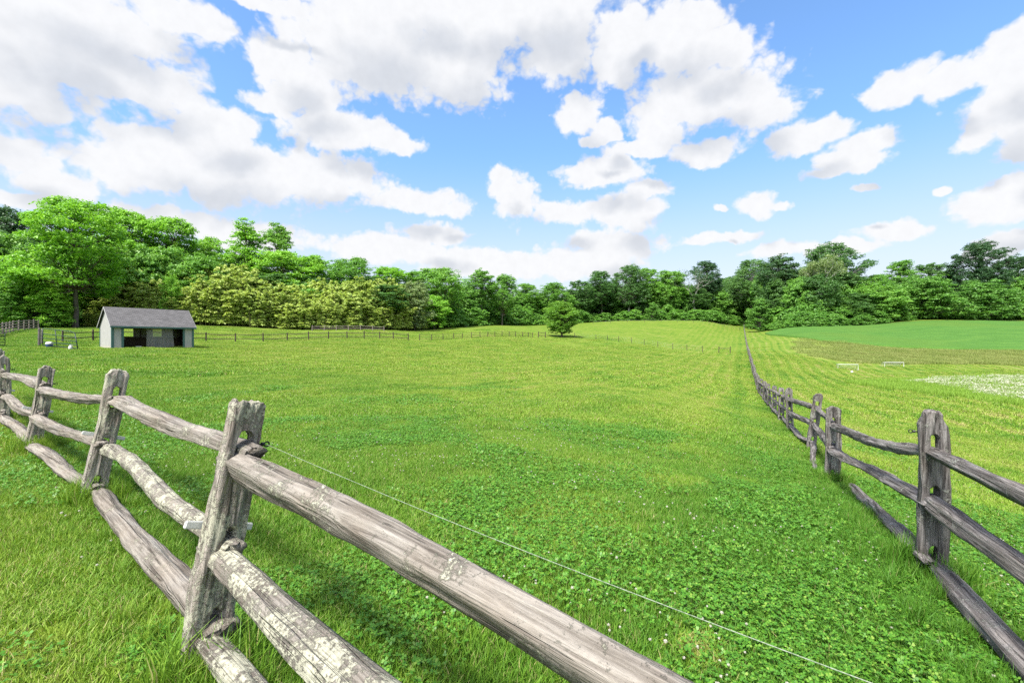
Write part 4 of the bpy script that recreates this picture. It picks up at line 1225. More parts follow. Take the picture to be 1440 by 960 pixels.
def leaf_quads(rng, C, N, size, aspect=0.62, droop=0.25):
    """rhombic leaf sprays at C with normals N"""
    n = len(C)
    r = rng.normal(size=(n, 3)); N = N / (np.linalg.norm(N, axis=1, keepdims=True) + 1e-9)
    T = np.cross(N, r); T /= np.linalg.norm(T, axis=1, keepdims=True) + 1e-9
    B = np.cross(N, T)
    s = (size * rng.uniform(0.65, 1.35, n))[:, None]
    tip = C + T * s * 0.6 - np.array([0, 0, 1]) * s * droop * rng.random((n, 1))
    tail = C - T * s * 0.5
    w1 = rng.uniform(0.75, 1.25, (n, 1)); w2 = rng.uniform(0.75, 1.25, (n, 1))
    a = C + B * s * aspect * 0.5 * w1 + T * s * rng.uniform(-.12, .12, (n, 1)) + N * s * 0.10
    b = C - B * s * aspect * 0.5 * w2 + T * s * rng.uniform(-.12, .12, (n, 1)) + N * s * 0.10
    return np.stack([tail, a, tip, b], 1).reshape(-1, 3)

def envelope(kind, u):
    """relative crown radius at relative crown height u"""
    u = np.clip(u, 0, 1)
    if kind == 'broad': return np.sqrt(np.clip(1 - ((u - 0.45) / 0.58) ** 2, 0, 1)) * (0.9 + 0.1 * u)
    if kind == 'round': return np.sqrt(np.clip(1 - ((u - 0.48) / 0.53) ** 2, 0, 1))
    if kind == 'cone': return np.where(u < .18, .55 + u * 2.5, (1 - ((u - .18) / .84) ** 1.3)) 
    if kind == 'oval': return np.sin(np.pi * np.clip(u * 0.92 + 0.06, 0, 1)) ** 0.6
    if kind == 'mound': return np.sqrt(np.clip(1 - (u / 1.02) ** 2.2, 0, 1))
    if kind == 'top': return np.where(u < .5, 0.35 + u * 1.1, np.sqrt(np.clip(1 - ((u - .55) / .47) ** 2, 0, 1)))
    return np.ones_like(u)

def gen_tree(seed, H, W, cb, kind, nclump, nsub, nleaf, leaf, trunk_r, bark, leafm, flat=0.55, clump=0.12, fork=0.45, open_=0.0, lean=0.0, limb_k=1.0, upleaf=0.5):
    rng = np.random.default_rng(seed)
    # trunk
    zt = np.linspace(-0.4, H * 0.80, 12)
    wob = np.cumsum(rng.normal(0, H * 0.006, (12, 2)), 0); wob[:2] = 0
    tr = np.column_stack([wob[:, 0] + lean * (zt.clip(0) / H) ** 1.5 * H, wob[:, 1], zt])
    rr = trunk_r * (1 - (zt.clip(0) / (H * 0.80)) * 0.86); rr[0] *= 1.35; rr[1] *= 1.12
    b = MB(); b.tube(tr, rr.tolist(), 9)
    def trunk_at(z):
        return np.array([np.interp(z, zt, tr[:, 0]), np.interp(z, zt, tr[:, 1]), z])
    # crown clumps
    C = []; tries = 0
    lob = rng.uniform(0, 6.28, 6)
    while len(C) < nclump and tries < 6000:
        tries += 1
        u = rng.random() ** 0.85; a = rng.random() * 6.283
        R = envelope(kind, np.array(u)) * W / 2 * (1 + 0.20 * math.sin(2 * a + lob[0]) + 0.17 * math.sin(3 * a + 5 * u + lob[1]) + 0.13 * math.sin(9 * u + lob[2] + a))
        q = rng.random()
        r = R * (math.sqrt(rng.uniform(0.45, 1)) if q < 0.8 else math.sqrt(rng.random()) * 0.7)
        z = cb * H + u * (H - cb * H) * 0.96
        t0 = trunk_at(min(z, H * .8))
        p = np.array([t0[0] + r * math.cos(a), t0[1] + r * math.sin(a), z])
        dmin = clump * W * (0.62 if tries < 3000 else 0.35)
        if all(np.linalg.norm((p - c) * np.array([1, 1, 1.4])) > dmin for c in C): C.append(p)
    C = np.array(C)
    # limbs
    for c in C:
        d = math.hypot(c[0], c[1])
        z0 = np.clip(c[2] - (0.55 * d + rng.uniform(0.02, 0.1) * H) * limb_k, fork * cb * H + 0.1 * H, H * 0.78)
        s = trunk_at(z0)
        m1 = s * 0.62 + c * 0.38 + np.array([0, 0, -0.06 * d + 0.02 * H]) + rng.normal(0, 0.012 * H, 3)
        m2 = s * 0.28 + c * 0.72 + np.array([0, 0, 0.01 * H]) + rng.normal(0, 0.012 * H, 3)
        r0 = trunk_r * (0.42 - 0.2 * z0 / H) * rng.uniform(0.6, 1.1)
        b.tube([s, m1, m2, c], [r0, r0 * 0.66, r0 * 0.42, r0 * 0.15], 5, False)
        for k in range(2):
            e = c + rng.normal(0, clump * W * 0.45, 3) * np.array([1, 1, .6])
            b.tube([m2, (m2 + e) / 2 + rng.normal(0, .1, 3), e], [r0 * 0.30, r0 * 0.2, r0 * 0.06], 4, False)
    tm = bpy.data.meshes.new('trunk'); tm.from_pydata([tuple(map(float, v)) for v in b.v], [], b.f); tm.materials.append(bark)
    tm.polygons.foreach_set('use_smooth', [True] * len(tm.polygons)); tm.update()
    # leaves
    P = []; Nn = []
    for c in C:
        rc = clump * W * rng.uniform(0.85, 1.45)
        sc_ = np.array([1, 1, flat])
        for k in range(nsub):
            v = rng.normal(size=3); v /= np.linalg.norm(v); v[2] = v[2] * 0.8 + 0.12
            sc0 = c + v * rc * sc_ * rng.uniform(0.55, 1.0); rs = rc * rng.uniform(0.40, 0.75)
            n = max(4, int(nleaf * rng.uniform(0.6, 1.4)))
            w = rng.normal(size=(n, 3)); w /= np.linalg.norm(w, axis=1, keepdims=True)
            w[:, 2] = np.where(w[:, 2] < -0.3, -w[:, 2] * 0.5, w[:, 2])
            P.append(sc0 + w * rs * np.array([1, 1, 0.6]) * (rng.random((n, 1)) ** 0.5))
            Nn.append(w * (1 - upleaf) + np.array([0, 0, upleaf]) + rng.normal(0, 0.35, (n, 3)))
    P = np.concatenate(P); Nn = np.concatenate(Nn)
    cm = quad_mesh('crown', leaf_quads(rng, P, Nn, leaf), 4, leafm)
    return {'trunk': tm, 'crown': cm, 'H': H, 'W': W}

def gen_fork(seed, H, W, fork, r0, bark, leafm, nleaf, leaf):
    rng = np.random.default_rng(seed); b = MB(); tips = []
    def grow(p, d, r, L, depth):
        pts = [p]; q = p.copy(); dd = d.copy()
        for k in range(4):
            dd = dd + rng.normal(0, 0.07, 3) + np.array([0, 0, 0.05]); dd /= np.linalg.norm(dd); q = q + dd * L / 4; pts.append(q.copy())
        b.tube(pts, [r, r * .9, r * .82, r * .74, r * .66], 7 if depth < 2 else 4, False)
        if depth > 1: tips.append(q)
        if depth >= 5 or r < 0.012: tips.append(q); return
        n = 3 if depth in (0, 1) else 2
        a0 = rng.random() * 6.28
        for k in range(n):
            a = a0 + k * 6.283 / n + rng.normal(0, .3); sp = rng.uniform(0.35, 0.75) * (0.85 if depth == 0 else 1)
            e = np.array([math.cos(a), math.sin(a), 0]); e -= dd * e.dot(dd); e /= np.linalg.norm(e)
            nd = dd * math.cos(sp) + e * math.sin(sp) * (W / 11)
            grow(q, nd / np.linalg.norm(nd), r * rng.uniform(.5, .68), L * rng.uniform(.62, .86) * (0.62 if depth == 0 else 1), depth + 1)
    b.tube([np.array([0, 0, -.5]), np.array([0, 0, 0.3])], [r0 * 1.3, r0], 8, False)
    grow(np.array([0, 0, 0.2]), np.array([0.02, 0, 1.0]), r0, H * fork, 0)
    V = np.array([tuple(v) for v in b.v]); T = np.array(tips)
    k = (H * 0.95) / V[:, 2].max(); V[:, 2] *= k; T[:, 2] *= k
    kw = (W / 2) / np.percentile(np.hypot(V[:, 0], V[:, 1]), 98); V[:, :2] *= np.where(V[:, 2:3] > H * fork * k * .9, kw, 1.0); T[:, :2] *= kw
    tm = bpy.data.meshes.new('trunk'); tm.from_pydata(V.tolist(), [], b.f); tm.materials.append(bark); tm.update()
    c = T[rng.integers(0, len(T), nleaf)] + rng.normal(0, 0.42, (nleaf, 3))
    cm = quad_mesh('crown', leaf_quads(rng, c, rng.normal(size=(nleaf, 3)) + np.array([0, 0, .8]), leaf), 4, leafm)
    return {'trunk': tm, 'crown': cm, 'H': H, 'W': W}

TP = {
    'walnut': gen_tree(1, 21, 17, 0.20, 'broad', 130, 9, 34, 0.38, 0.42, B_GREY, L_BRIGHT, 0.52, 0.10, 1.0, upleaf=0.62),
    'ash': gen_tree(2, 20, 14, 0.25, 'broad', 110, 8, 34, 0.36, 0.36, B_DARK, L_BRIGHT, 0.55, 0.11, 0.9, upleaf=0.6),
    'round': gen_tree(3, 20, 14, 0.22, 'round', 108, 8, 34, 0.38, 0.36, B_GREY, L_MID, 0.75, 0.12),
    'roundb': gen_tree(4, 20, 13, 0.20, 'oval', 108, 8, 34, 0.38, 0.34, B_GREY, L_MID, 0.75, 0.12),
    'cone': gen_tree(5, 20, 10, 0.10, 'cone', 85, 7, 34, 0.35, 0.30, B_GREY, L_BRIGHT, 0.7, 0.13),
    'oval': gen_tree(6, 20, 8, 0.22, 'oval', 70, 7, 34, 0.32, 0.26, B_GREY, L_MID, 0.75, 0.14),
    'edge': gen_tree(7, 12, 11, 0.05, 'mound', 101, 8, 34, 0.35, 0.20, B_GREY, L_BRIGHT, 0.9, 0.125, upleaf=0.35),
    'edgeb': gen_tree(8, 12, 10, 0.04, 'round', 101, 8, 34, 0.35, 0.20, B_GREY, L_MID, 0.9, 0.125, upleaf=0.35),
    'tall': gen_tree(9, 24, 12, 0.38, 'top', 94, 8, 34, 0.40, 0.40, B_PALE, L_DARK, 0.8, 0.13, 0.8),
    'tallb': gen_tree(10, 24, 13, 0.32, 'broad', 97, 8, 34, 0.40, 0.42, B_GREY, L_DARK, 0.8, 0.125, 0.8),
    'big': gen_tree(11, 26, 19, 0.28, 'broad', 135, 9, 34, 0.42, 0.55, B_PALE, L_DARK, 0.75, 0.10, 0.7),
    'airy': gen_fork(12, 20, 12, 0.34, 0.34, B_PALE, L_PALE, 5200, 0.36),
    'bare': gen_fork(13, 20, 13, 0.42, 0.42, B_PALE, L_DARK, 900, 0.36),
    'lone': gen_tree(14, 8.6, 7.4, 0.12, 'round', 130, 9, 34, 0.22, 0.24, B_DARK, L_LONE, 0.6, 0.125),
    'vine': gen_tree(15, 9, 6, 0.02, 'oval', 60, 7, 34, 0.27, 0.18, B_GREY, L_SHRUB, 0.7, 0.15),
}
def tree(name, kind, px, top, d, wpx, label, leaf=None, cat='tree', group=None, rz=None, base=None, bark=None):
    T = TP[kind]; q = at(px, d)
    if base: q.z -= base
    z_top = EYE - (top - 480) / F * d
    H = max(2.0, z_top - q.z); W = wpx / F * d
    r = empty(name, q, label, cat, group, rz if rz is not None else (px * 0.37) % 6.28)
    r.scale = (W / T['W'] * 0.92, W / T['W'] * 0.92, H / T['H'] * 0.985)
    for nm in ('trunk', 'crown'):
        o = bpy.data.objects.new(nm, T[nm]); o.parent = r; COL.objects.link(o)
        m = leaf if nm == 'crown' else bark
        if m:
            o.material_slots[0].link = 'OBJECT'; o.material_slots[0].material = m
    return r

D_ = 'deciduous_tree'
# left wood
tree(D_, 'round', 14, 291, 98, 80, 'dark green tree at the edge behind the big bright tree and the board fence', L_DEEP)
tree(D_, 'walnut', 106, 277, 76, 146, 'tallest bright green tree with a bare lower trunk standing beside the shed', L_BRIGHT)
tree(D_, 'ash', 176, 294, 99, 92, 'open-crowned tree with dark limbs just right of the bare-trunked big tree', L_BRIGHT, bark=B_DARK)
tree(D_, 'ash', 241, 305, 102, 86, 'dense bright tree topping the wood above the right half of shed roof', L_BRIGHT)
tree(D_, 'round', 290, 332, 110, 60, 'lower pale green tree in the gap between shed-top tree and pointed tree', L_BRIGHT)
tree(D_, 'cone', 344, 304, 108, 76, 'tall pointed bright green tree above the crest of the bamboo', L_BRIGHT)
tree(D_, 'oval', 396, 311, 114, 50, 'narrow egg-shaped tree close to the tall pointed tree', L_MID)
tree(D_, 'round', 397, 350, 108, 86, 'broad bright tree in front of the narrow egg-shaped tree', L_BRIGHT)
tree(D_, 'roundb', 446, 360, 113, 62, 'first of the even row of bright trees over the low bamboo', L_BRIGHT)
tree(D_, 'round', 494, 361, 118, 76, 'wide tree with flat top in the row over the low bamboo', L_MID)
tree(D_, 'ash', 547, 375, 121, 72, 'last bright tree of the row where the bamboo ends', L_BRIGHT)
tree('spreading_tree', 'edge', 12, 384, 73, 108, 'low bluish green spreading tree drooping to the ground behind the board fence', L_MID)
tree('spreading_tree', 'edge', 241, 388, 88, 30, 'slim bright green tree leaning out of the bamboo straight above the shed roof', L_BRIGHT, base=-0.5)
tree('spreading_tree', 'edge', 70, 402, 74, 62, 'low sunlit green tree spreading beneath the bare-trunked big tree', L_BRIGHT)
# middle
tree(D_, 'edgeb', 583, 398, 112, 44, 'greyish green soft tree at the end of the bamboo', L_PALE)
tree(D_, 'round', 614, 375, 136, 82, 'dark round-topped tree first in the dark middle wood', L_MID)
tree('spreading_tree', 'edgeb', 611, 416, 123, 44, 'bright rounded low tree beside the end of the bamboo', L_BRIGHT)
tree(D_, 'oval', 575, 379, 126, 46, 'slender bright tree behind the greyish soft tree', L_MID)
tree(D_, 'tall', 678, 378, 154, 42, 'tree with a tall knobbly top left of a smooth-topped neighbour', L_MID, bark=B_GREY)
tree(D_, 'roundb', 706, 386, 158, 40, 'smooth-topped green tree beside the knobbly-topped tree', L_MID)
tree(D_, 'edgeb', 652, 402, 152, 40, 'low dark tree in the dip between two taller middle trees', L_MID)
tree(D_, 'tallb', 743, 398, 186, 42, 'lower tree in the dip of the skyline behind the lone round tree, left of it', L_MID, bark=B_GREY)
tree(D_, 'round', 778, 397, 190, 48, 'tree directly behind the crown of the lone round tree', L_MID)
tree(D_, 'tallb', 816, 395, 196, 38, 'slim dark tree with a pointed tip just right of the lone round tree', L_DARK)
tree(D_, 'tallb', 847, 381, 200, 44, 'rounded grey-green treetop beginning the higher far skyline', L_DARK)
tree(D_, 'big', 884, 373, 202, 52, 'widest domed tree in the far wood left of the pale bare tree', L_DARK)
tree(D_, 'tallb', 911, 376, 204, 40, 'tree touching the widest domed tree in the far wood', L_MID)
tree(D_, 'round', 942, 379, 206, 50, 'brighter green tree between the domed trees and the pale bare tree', L_MID)
tree('bare_limbed_tree', 'bare', 979, 374, 204, 62, 'pale bare-limbed tree with forked whitish branches in the far wood', L_DEEP, bark=B_PALE)
tree(D_, 'tallb', 997, 366, 212, 44, 'dark tall tree right behind the pale bare-limbed tree', L_DEEP)
tree(D_, 'big', 1057, 365, 214, 66, 'broad ragged tree straight behind the far end of the long fence', L_DARK)
tree(D_, 'tall', 1102, 358, 180, 62, 'dark tall tree with a slanting pale trunk near the far end of long fence', L_DEEP, bark=B_PALE)
tree(D_, 'big', 1168, 343, 178, 78, 'highest dark tree of the far wood, behind a pale olive tree', L_DARK)
tree('willow_tree', 'airy', 1158, 356, 166, 58, 'pale olive feathery tree in front of the highest dark tree', L_PALE, bark=B_PALE)
# right wood
tree(D_, 'round', 1222, 386, 172, 66, 'medium green tree over the far corner of the crop field', L_MID)
tree(D_, 'tallb', 1262, 366, 180, 44, 'light-topped tree standing up above the wood behind the crop field', L_MID)
tree('spreading_tree', 'edge', 1296, 390, 164, 78, 'big rounded green tree bulging over the crop field', L_SHRUB)
tree(D_, 'tallb', 1308, 371, 184, 46, 'grey-green feathery treetop behind the big bulging tree', L_DARK)
tree(D_, 'tallb', 1336, 380, 182, 40, 'small dark treetop beside the tall blue-dark tree', L_DEEP)
tree(D_, 'big', 1374, 340, 172, 66, 'tall blue-dark tree with a rounded crown rising above everything near it', L_DEEP, bark=B_DARK)
tree('spreading_tree', 'edge', 1388, 396, 160, 66, 'light green rounded tree at the foot of the tall blue-dark tree', L_SHRUB)
tree(D_, 'tallb', 1428, 362, 172, 52, 'dark tree with layered boughs cut by the edge of the photo', L_DEEP)
tree('spreading_tree', 'edgeb', 1236, 402, 162, 62, 'dark rounded low tree between the willow and the big bulging tree', L_MID)
# alone in the pasture, saplings
tree('round_tree', 'lone', 790, 424, 110, 46, 'lone round-crowned tree standing out in the pasture', L_LONE)
tree('vine_covered_sapling', 'vine', 918, 425, 192, 17, 'small bright sapling at the wood edge left of pale bare-limbed tree', L_SHRUB)
tree('vine_covered_sapling', 'vine', 1070, 420, 176, 30, 'bright vine-covered sapling by the far end of long fence', L_SHRUB)
tree('vine_covered_sapling', 'vine', 1112, 398, 170, 16, 'slender vine-covered trunk below the dark tree with slanting trunk', L_MID)

# the wood behind: one mass
def wood_mass():
    rng = np.random.default_rng(21)
    P, S, I, Y = [], [], [], []
    pr = [proto('wood_crown', TP[k]['crown']) for k in ('tallb', 'round', 'roundb')]
    # darker copies of the crown meshes carry their own foliage
    pr = []
    for k in ('tallb', 'round', 'roundb', 'edgeb'):
        me = TP[k]['crown'].copy(); me.materials.clear(); me.materials.append(L_DARK if k != 'edgeb' else L_MID); pr.append(proto('wood_crown', me))
    SKY = [(-400, 330), (-60, 300), (20, 310), (60, 320), (150, 325), (200, 330), (290, 345), (420, 372), (560, 386), (640, 398), (700, 400), (760, 404), (815, 402), (850, 390), (900, 382), (960, 384), (1050, 376), (1100, 372), (1160, 362), (1200, 392),
           (1260, 382), (1330, 388), (1380, 372), (1440, 376), (1800, 370)]
    sp, st = zip(*SKY)
    for row, back in enumerate((7, 16, 26)):
        px = -330
        while px < 1780:
            d = np.interp(px, WOOD_PX, WOOD_D) + back + rng.uniform(-3, 3)
            if 560 < px < 640: d = max(d, 125 + back)
            x = (px - 720) / F * d; g = gz(x, d)
            top = np.interp(px, sp, st) + rng.uniform(4, 22) + (10 if row == 0 else 0)
            H = max(6, (EYE - (top - 480) / F * d) - g)
            k = 3 if row == 0 and rng.random() < .5 else rng.integers(0, 3)
            h0 = (24, 20, 20, 12)[k]; sz = H / h0
            sxy = rng.uniform(9, 13) / (13, 14, 13, 10)[k]
            P.append((x, d, g - 0.02 * H)); S.append((sxy, sxy, sz)); I.append(k); Y.append(rng.random() * 6.28)
            px += F / d * rng.uniform(5.5, 8.5)
    px = -330
    while px < 1780:
        d = np.interp(px, WOOD_PX, WOOD_D) + rng.uniform(5, 11)
        if 130 < px < 540: d += 6
        if 540 <= px < 660: d += 16
        if 800 < px < 1135: d += 9
        x = (px - 720) / F * d; g = gz(x, d); sz = rng.uniform(0.6, 0.95)
        P.append((x, d, g - 0.6)); S.append((sz, sz, sz)); I.append(3); Y.append(rng.random() * 6.28)
        px += F / d * rng.uniform(3.0, 5.5)
    scatter('wood', pr, np.array(P), np.array(Y), np.array(S), np.array(I))
wood_mass()

# shrubs along the foot of the wood: one mass
def undergrowth():
    rng = np.random.default_rng(33)
    pr = []
    for k, lm in enumerate((L_SHRUB, L_MID, L_SHRUB)):
        T = gen_tree(60 + k, 3.2, 5.0, 0.02, 'mound', 40, 7, 18, 0.30, 0.06, B_GREY, lm, 0.65, 0.15)
        pr.append(proto('shrub', T['crown']))
    P, S, I, Y = [], [], [], []
    def strip(p0, p1, n, f0, f1, h0, h1):
        for i in range(n):
            px = rng.uniform(p0, p1); d = np.interp(px, WOOD_PX, WOOD_D) + rng.uniform(f0, f1)
            x = (px - 720) / F * d; s = rng.uniform(h0, h1) / 3.2
            P.append((x, d, gz(x, d) - 0.1)); S.append((s * 1.05, s * 1.05, s)); I.append(rng.integers(0, 3)); Y.append(rng.random() * 6.28)
    strip(820, 1060, 62, -4, 3, 1.0, 4.6)
    strip(935, 1075, 34, -7, 1, 1.4, 4.4)
    strip(1060, 1220, 42, -8, 2, 1.6, 5.2)
    strip(1210, 1660, 70, -1.5, 4, 1.2, 5.5)
    strip(625, 830, 80, -1, 5, 2.0, 6.0)
    strip(560, 630, 14, 8, 14, 1.5, 3.0)
    strip(-80, 170, 40, 2, 9, 1.2, 3.2)
    strip(1060, 1440, 38, 3, 9, 3.0, 8.0)
    scatter('undergrowth', pr, np.array(P), np.array(Y), np.array(S), np.array(I))
undergrowth()

# bamboo thicket: one mass of feathery plumes on thin culms
def bamboo():
    pr = []
    for q in range(4):
        rng = np.random.default_rng(70 + q)
        b = MB(); P, Dd = [], []
        for c in range(16):
            a = rng.random() * 6.283; r = 1.3 * math.sqrt(rng.random()); H = rng.uniform(6.0, 9.2); lean = rng.uniform(0.6, 2.6); la = a + rng.normal(0, .6)
            x0, y0 = r * math.cos(a), r * math.sin(a)
            def pt(u): return np.array([x0 + math.cos(la) * lean * u ** 2.4, y0 + math.sin(la) * lean * u ** 2.4, H * (u - 0.10 * u ** 4)])
            b.tube([pt(u) for u in (0, .2, .4, .6, .8, 1)], [0.035, 0.034, 0.03, 0.024, 0.016, 0.006], 4, False)
            for k in range(17):
                u = rng.uniform(0.07, 1.0); p = pt(u); an = rng.random() * 6.283
                L = rng.uniform(0.5, 1.3) * (1.15 - 0.5 * u)
                ctr = p + np.array([math.cos(an) * L * 0.75, math.sin(an) * L * 0.75, 0.20 * L])
                n = 50
                w = rng.normal(size=(n, 3)); w /= np.linalg.norm(w, axis=1, keepdims=True); w[:, 2] = np.abs(w[:, 2]) * 0.9 - 0.25
                pos = ctr + w * L * np.array([.55, .55, .50]) * rng.random((n, 1)) ** .4
                P.append(pos)
                dr = (pos - p) * 0.5; dr /= np.linalg.norm(dr, axis=1, keepdims=True) + 1e-6
                dr[:, 2] -= rng.uniform(0.35, 1.0, n)
                Dd.append(dr)
        P = np.concatenate(P); Dd = np.concatenate(Dd); Dd /= np.linalg.norm(Dd, axis=1, keepdims=True)
        n = len(P); s = rng.uniform(0.26, 0.52, (n, 1)); sd = np.cross(Dd, rng.normal(size=(n, 3))); sd /= np.linalg.norm(sd, axis=1, keepdims=True)
        wv = sd * s * 0.26
        V = np.stack([P - Dd * s * .1, P + Dd * s * .35 + wv, P + Dd * s, P + Dd * s * .35 - wv], 1).reshape(-1, 3)
        lm = quad_mesh('bamboo', V, 4, L_BAMB)
        bm = bmesh.new(); bm.from_mesh(lm)
        tmp = bpy.data.meshes.new('culms'); tmp.from_pydata([tuple(map(float, v)) for v in b.v], [], b.f)
        n0 = len(bm.faces); bm.from_mesh(tmp); bm.faces.ensure_lookup_table()
        for i in range(n0, len(bm.faces)): bm.faces[i].material_index = 1
        bm.to_mesh(lm); bm.free(); lm.materials.append(B_CULM)
        pr.append(proto('bamboo_clump', lm))
    rng = np.random.default_rng(77)
    P, S, I, Y = [], [], [], []
    TOP = [(120, 425), (150, 410), (168, 388), (200, 378), (235, 384), (262, 388), (285, 378), (318, 372), (350, 384), (385, 398), (420, 404), (470, 400), (520, 398), (555, 402), (580, 414), (598, 430)]
    tp, tv = zip(*TOP)
    for row, back in enumerate((0.0, 2.2, 4.6, 7.2)):
        px = 128 + row * 3
        while px < 598:
            d = np.interp(px, WOOD_PX, WOOD_D) + 0.5 + back + rng.uniform(-1.0, 1.0)
            x = (px - 720) / F * d; g = gz(x, d)
            top = np.interp(px, tp, tv) + (24, 11, 2, -4)[row] + rng.uniform(-6, 10)
            H = max(2.5, (EYE - (top - 480) / F * d) - g); s = H / 8.4
            sx = rng.uniform(0.8, 1.1) * max(.6, s ** .4)
            P.append((x, d, g - .1)); S.append((sx, sx, s)); I.append(rng.integers(0, 4)); Y.append(rng.random() * 6.28)
            px += F / d * rng.uniform(1.7, 2.6)
    scatter('bamboo_thicket', pr, np.array(P), np.array(Y), np.array(S), np.array(I))
bamboo()
for nm, lb in (('grass', 'green mown pasture grass'), ('clover', 'patches of clover leaves in the turf'), ('clover_flowers', 'white clover heads dotted over the turf'), ('meadow_grass', 'tall green growth around the white flowers'),
               ('meadow_flowers', 'patch of white meadow flowers in the hollow'), ('long_grass', 'olive uncut grass on the bank below the crop field'), ('wood', 'mass of trees deep in the wood behind the front trees'),
               ('undergrowth', 'shrubs crowding along the foot of the wood'), ('bamboo_thicket', 'yellow-green feathery bamboo thicket behind the shed')):
    for o in bpy.data.objects:
        if o.name.split('.')[0] == nm and o.get('kind') == 'stuff' and o.parent is None: o['label'] = lb

# ------------------------------------------------------------------ sky, sun, camera
SUN_DIR = Vector((-0.42, -0.62, 1.22)).normalized()      # towards the sun
SUN_EL = math.asin(SUN_DIR.z); SUN_AZ = math.atan2(SUN_DIR.x, SUN_DIR.y)
CLOUDS = [  # photo column, row, half width, half height of each puff of cloud (as seen from the pasture)
 (60, 55, 150, 105), (200, 112, 92, 44), (120, 15, 170, 55), (0, 115, 110, 48), (380, 4, 120, 12), (250, 20, 90, 30),
 (520, 60, 150, 84), (640, 95, 100, 62), (400, 92, 62, 44), (700, 25, 130, 52), (600, 10, 160, 40), (790, 62, 66, 56), (765, 15, 110, 55), (430, 130, 70, 34),
 (940, 48, 105, 44), (995, 74, 78, 34), (872, 72, 62, 52), (880, 30, 60, 30),
 (990, 138, 125, 46), (1065, 152, 66, 40), (930, 185, 55, 26), (990, 214, 58, 22), (900, 210, 60, 14),
 (1130, 193, 66, 25), (1212, 205, 50, 26), (1190, 236, 62, 13), (1172, 226, 26, 22),
 (815, 165, 46, 40), (850, 186, 26, 22), (840, 200, 36, 10),
 (728, 276, 42, 43), (795, 300, 58, 20), (705, 255, 22, 26), (850, 244, 70, 24), (885, 300, 62, 32), (862, 342, 86, 28), (910, 270, 40, 18),
 (290, 178, 72, 46), (300, 238, 190, 60), (180, 232, 85, 42), (440, 250, 130, 46), (480, 185, 122, 30), (385, 150, 50, 18), (580, 280, 82, 22), (620, 291, 50, 16), (560, 205, 46, 14),
 (28, 222, 62, 36), (80, 252, 60, 30), (55, 285, 80, 16), (560, 352, 130, 26), (690, 372, 130, 28), (820, 370, 100, 26), (350, 332, 120, 26), (230, 308, 130, 22), (610, 330, 70, 18),
 (1270, 120, 66, 28), (1340, 108, 66, 30), (1425, 80, 66, 42), (1415, 155, 62, 54), (1375, 186, 28, 33), (1445, 200, 46, 40), (1500, 130, 80, 70),
 (1405, 288, 68, 34), (1440, 258, 50, 26), (1212, 268, 20, 8), (1064, 287, 33, 25), (1102, 288, 16, 9), (1010, 297, 13, 7), (1252, 325, 56, 17), (1422, 345, 60, 22), (1326, 265, 16, 9), (1010, 335, 60, 10), (1090, 352, 70, 14), (1180, 350, 60, 12),
 (-150, 100, 160, 110), (-180, 300, 180, 60), (1680, 90, 150, 60), (1640, 300, 120, 50),
]
BACK_FILL = [(-0.9, -0.4, 0.5, 0.45, 0.2), (-0.3, -0.9, 0.6, 0.4, 0.2), (0.5, -0.8, 0.35, 0.5, 0.15), (0.95, -0.2, 0.5, 0.4, 0.2), (0.1, -0.5, 0.85, 0.3, 0.25), (-0.5, 0.2, 0.85, 0.35, 0.3), (0.4, 0.1, 0.9, 0.3, 0.3), (-0.3, -0.5, 0.8, 0.5, 0.3), (-0.7, -0.5, 0.5, 0.4, 0.3), (0.1, -0.9, 0.3, 0.5, 0.2), (0.7, -0.4, 0.6, 0.4, 0.3)]  # clouds overhead and behind the camera, out of view, added for fill light
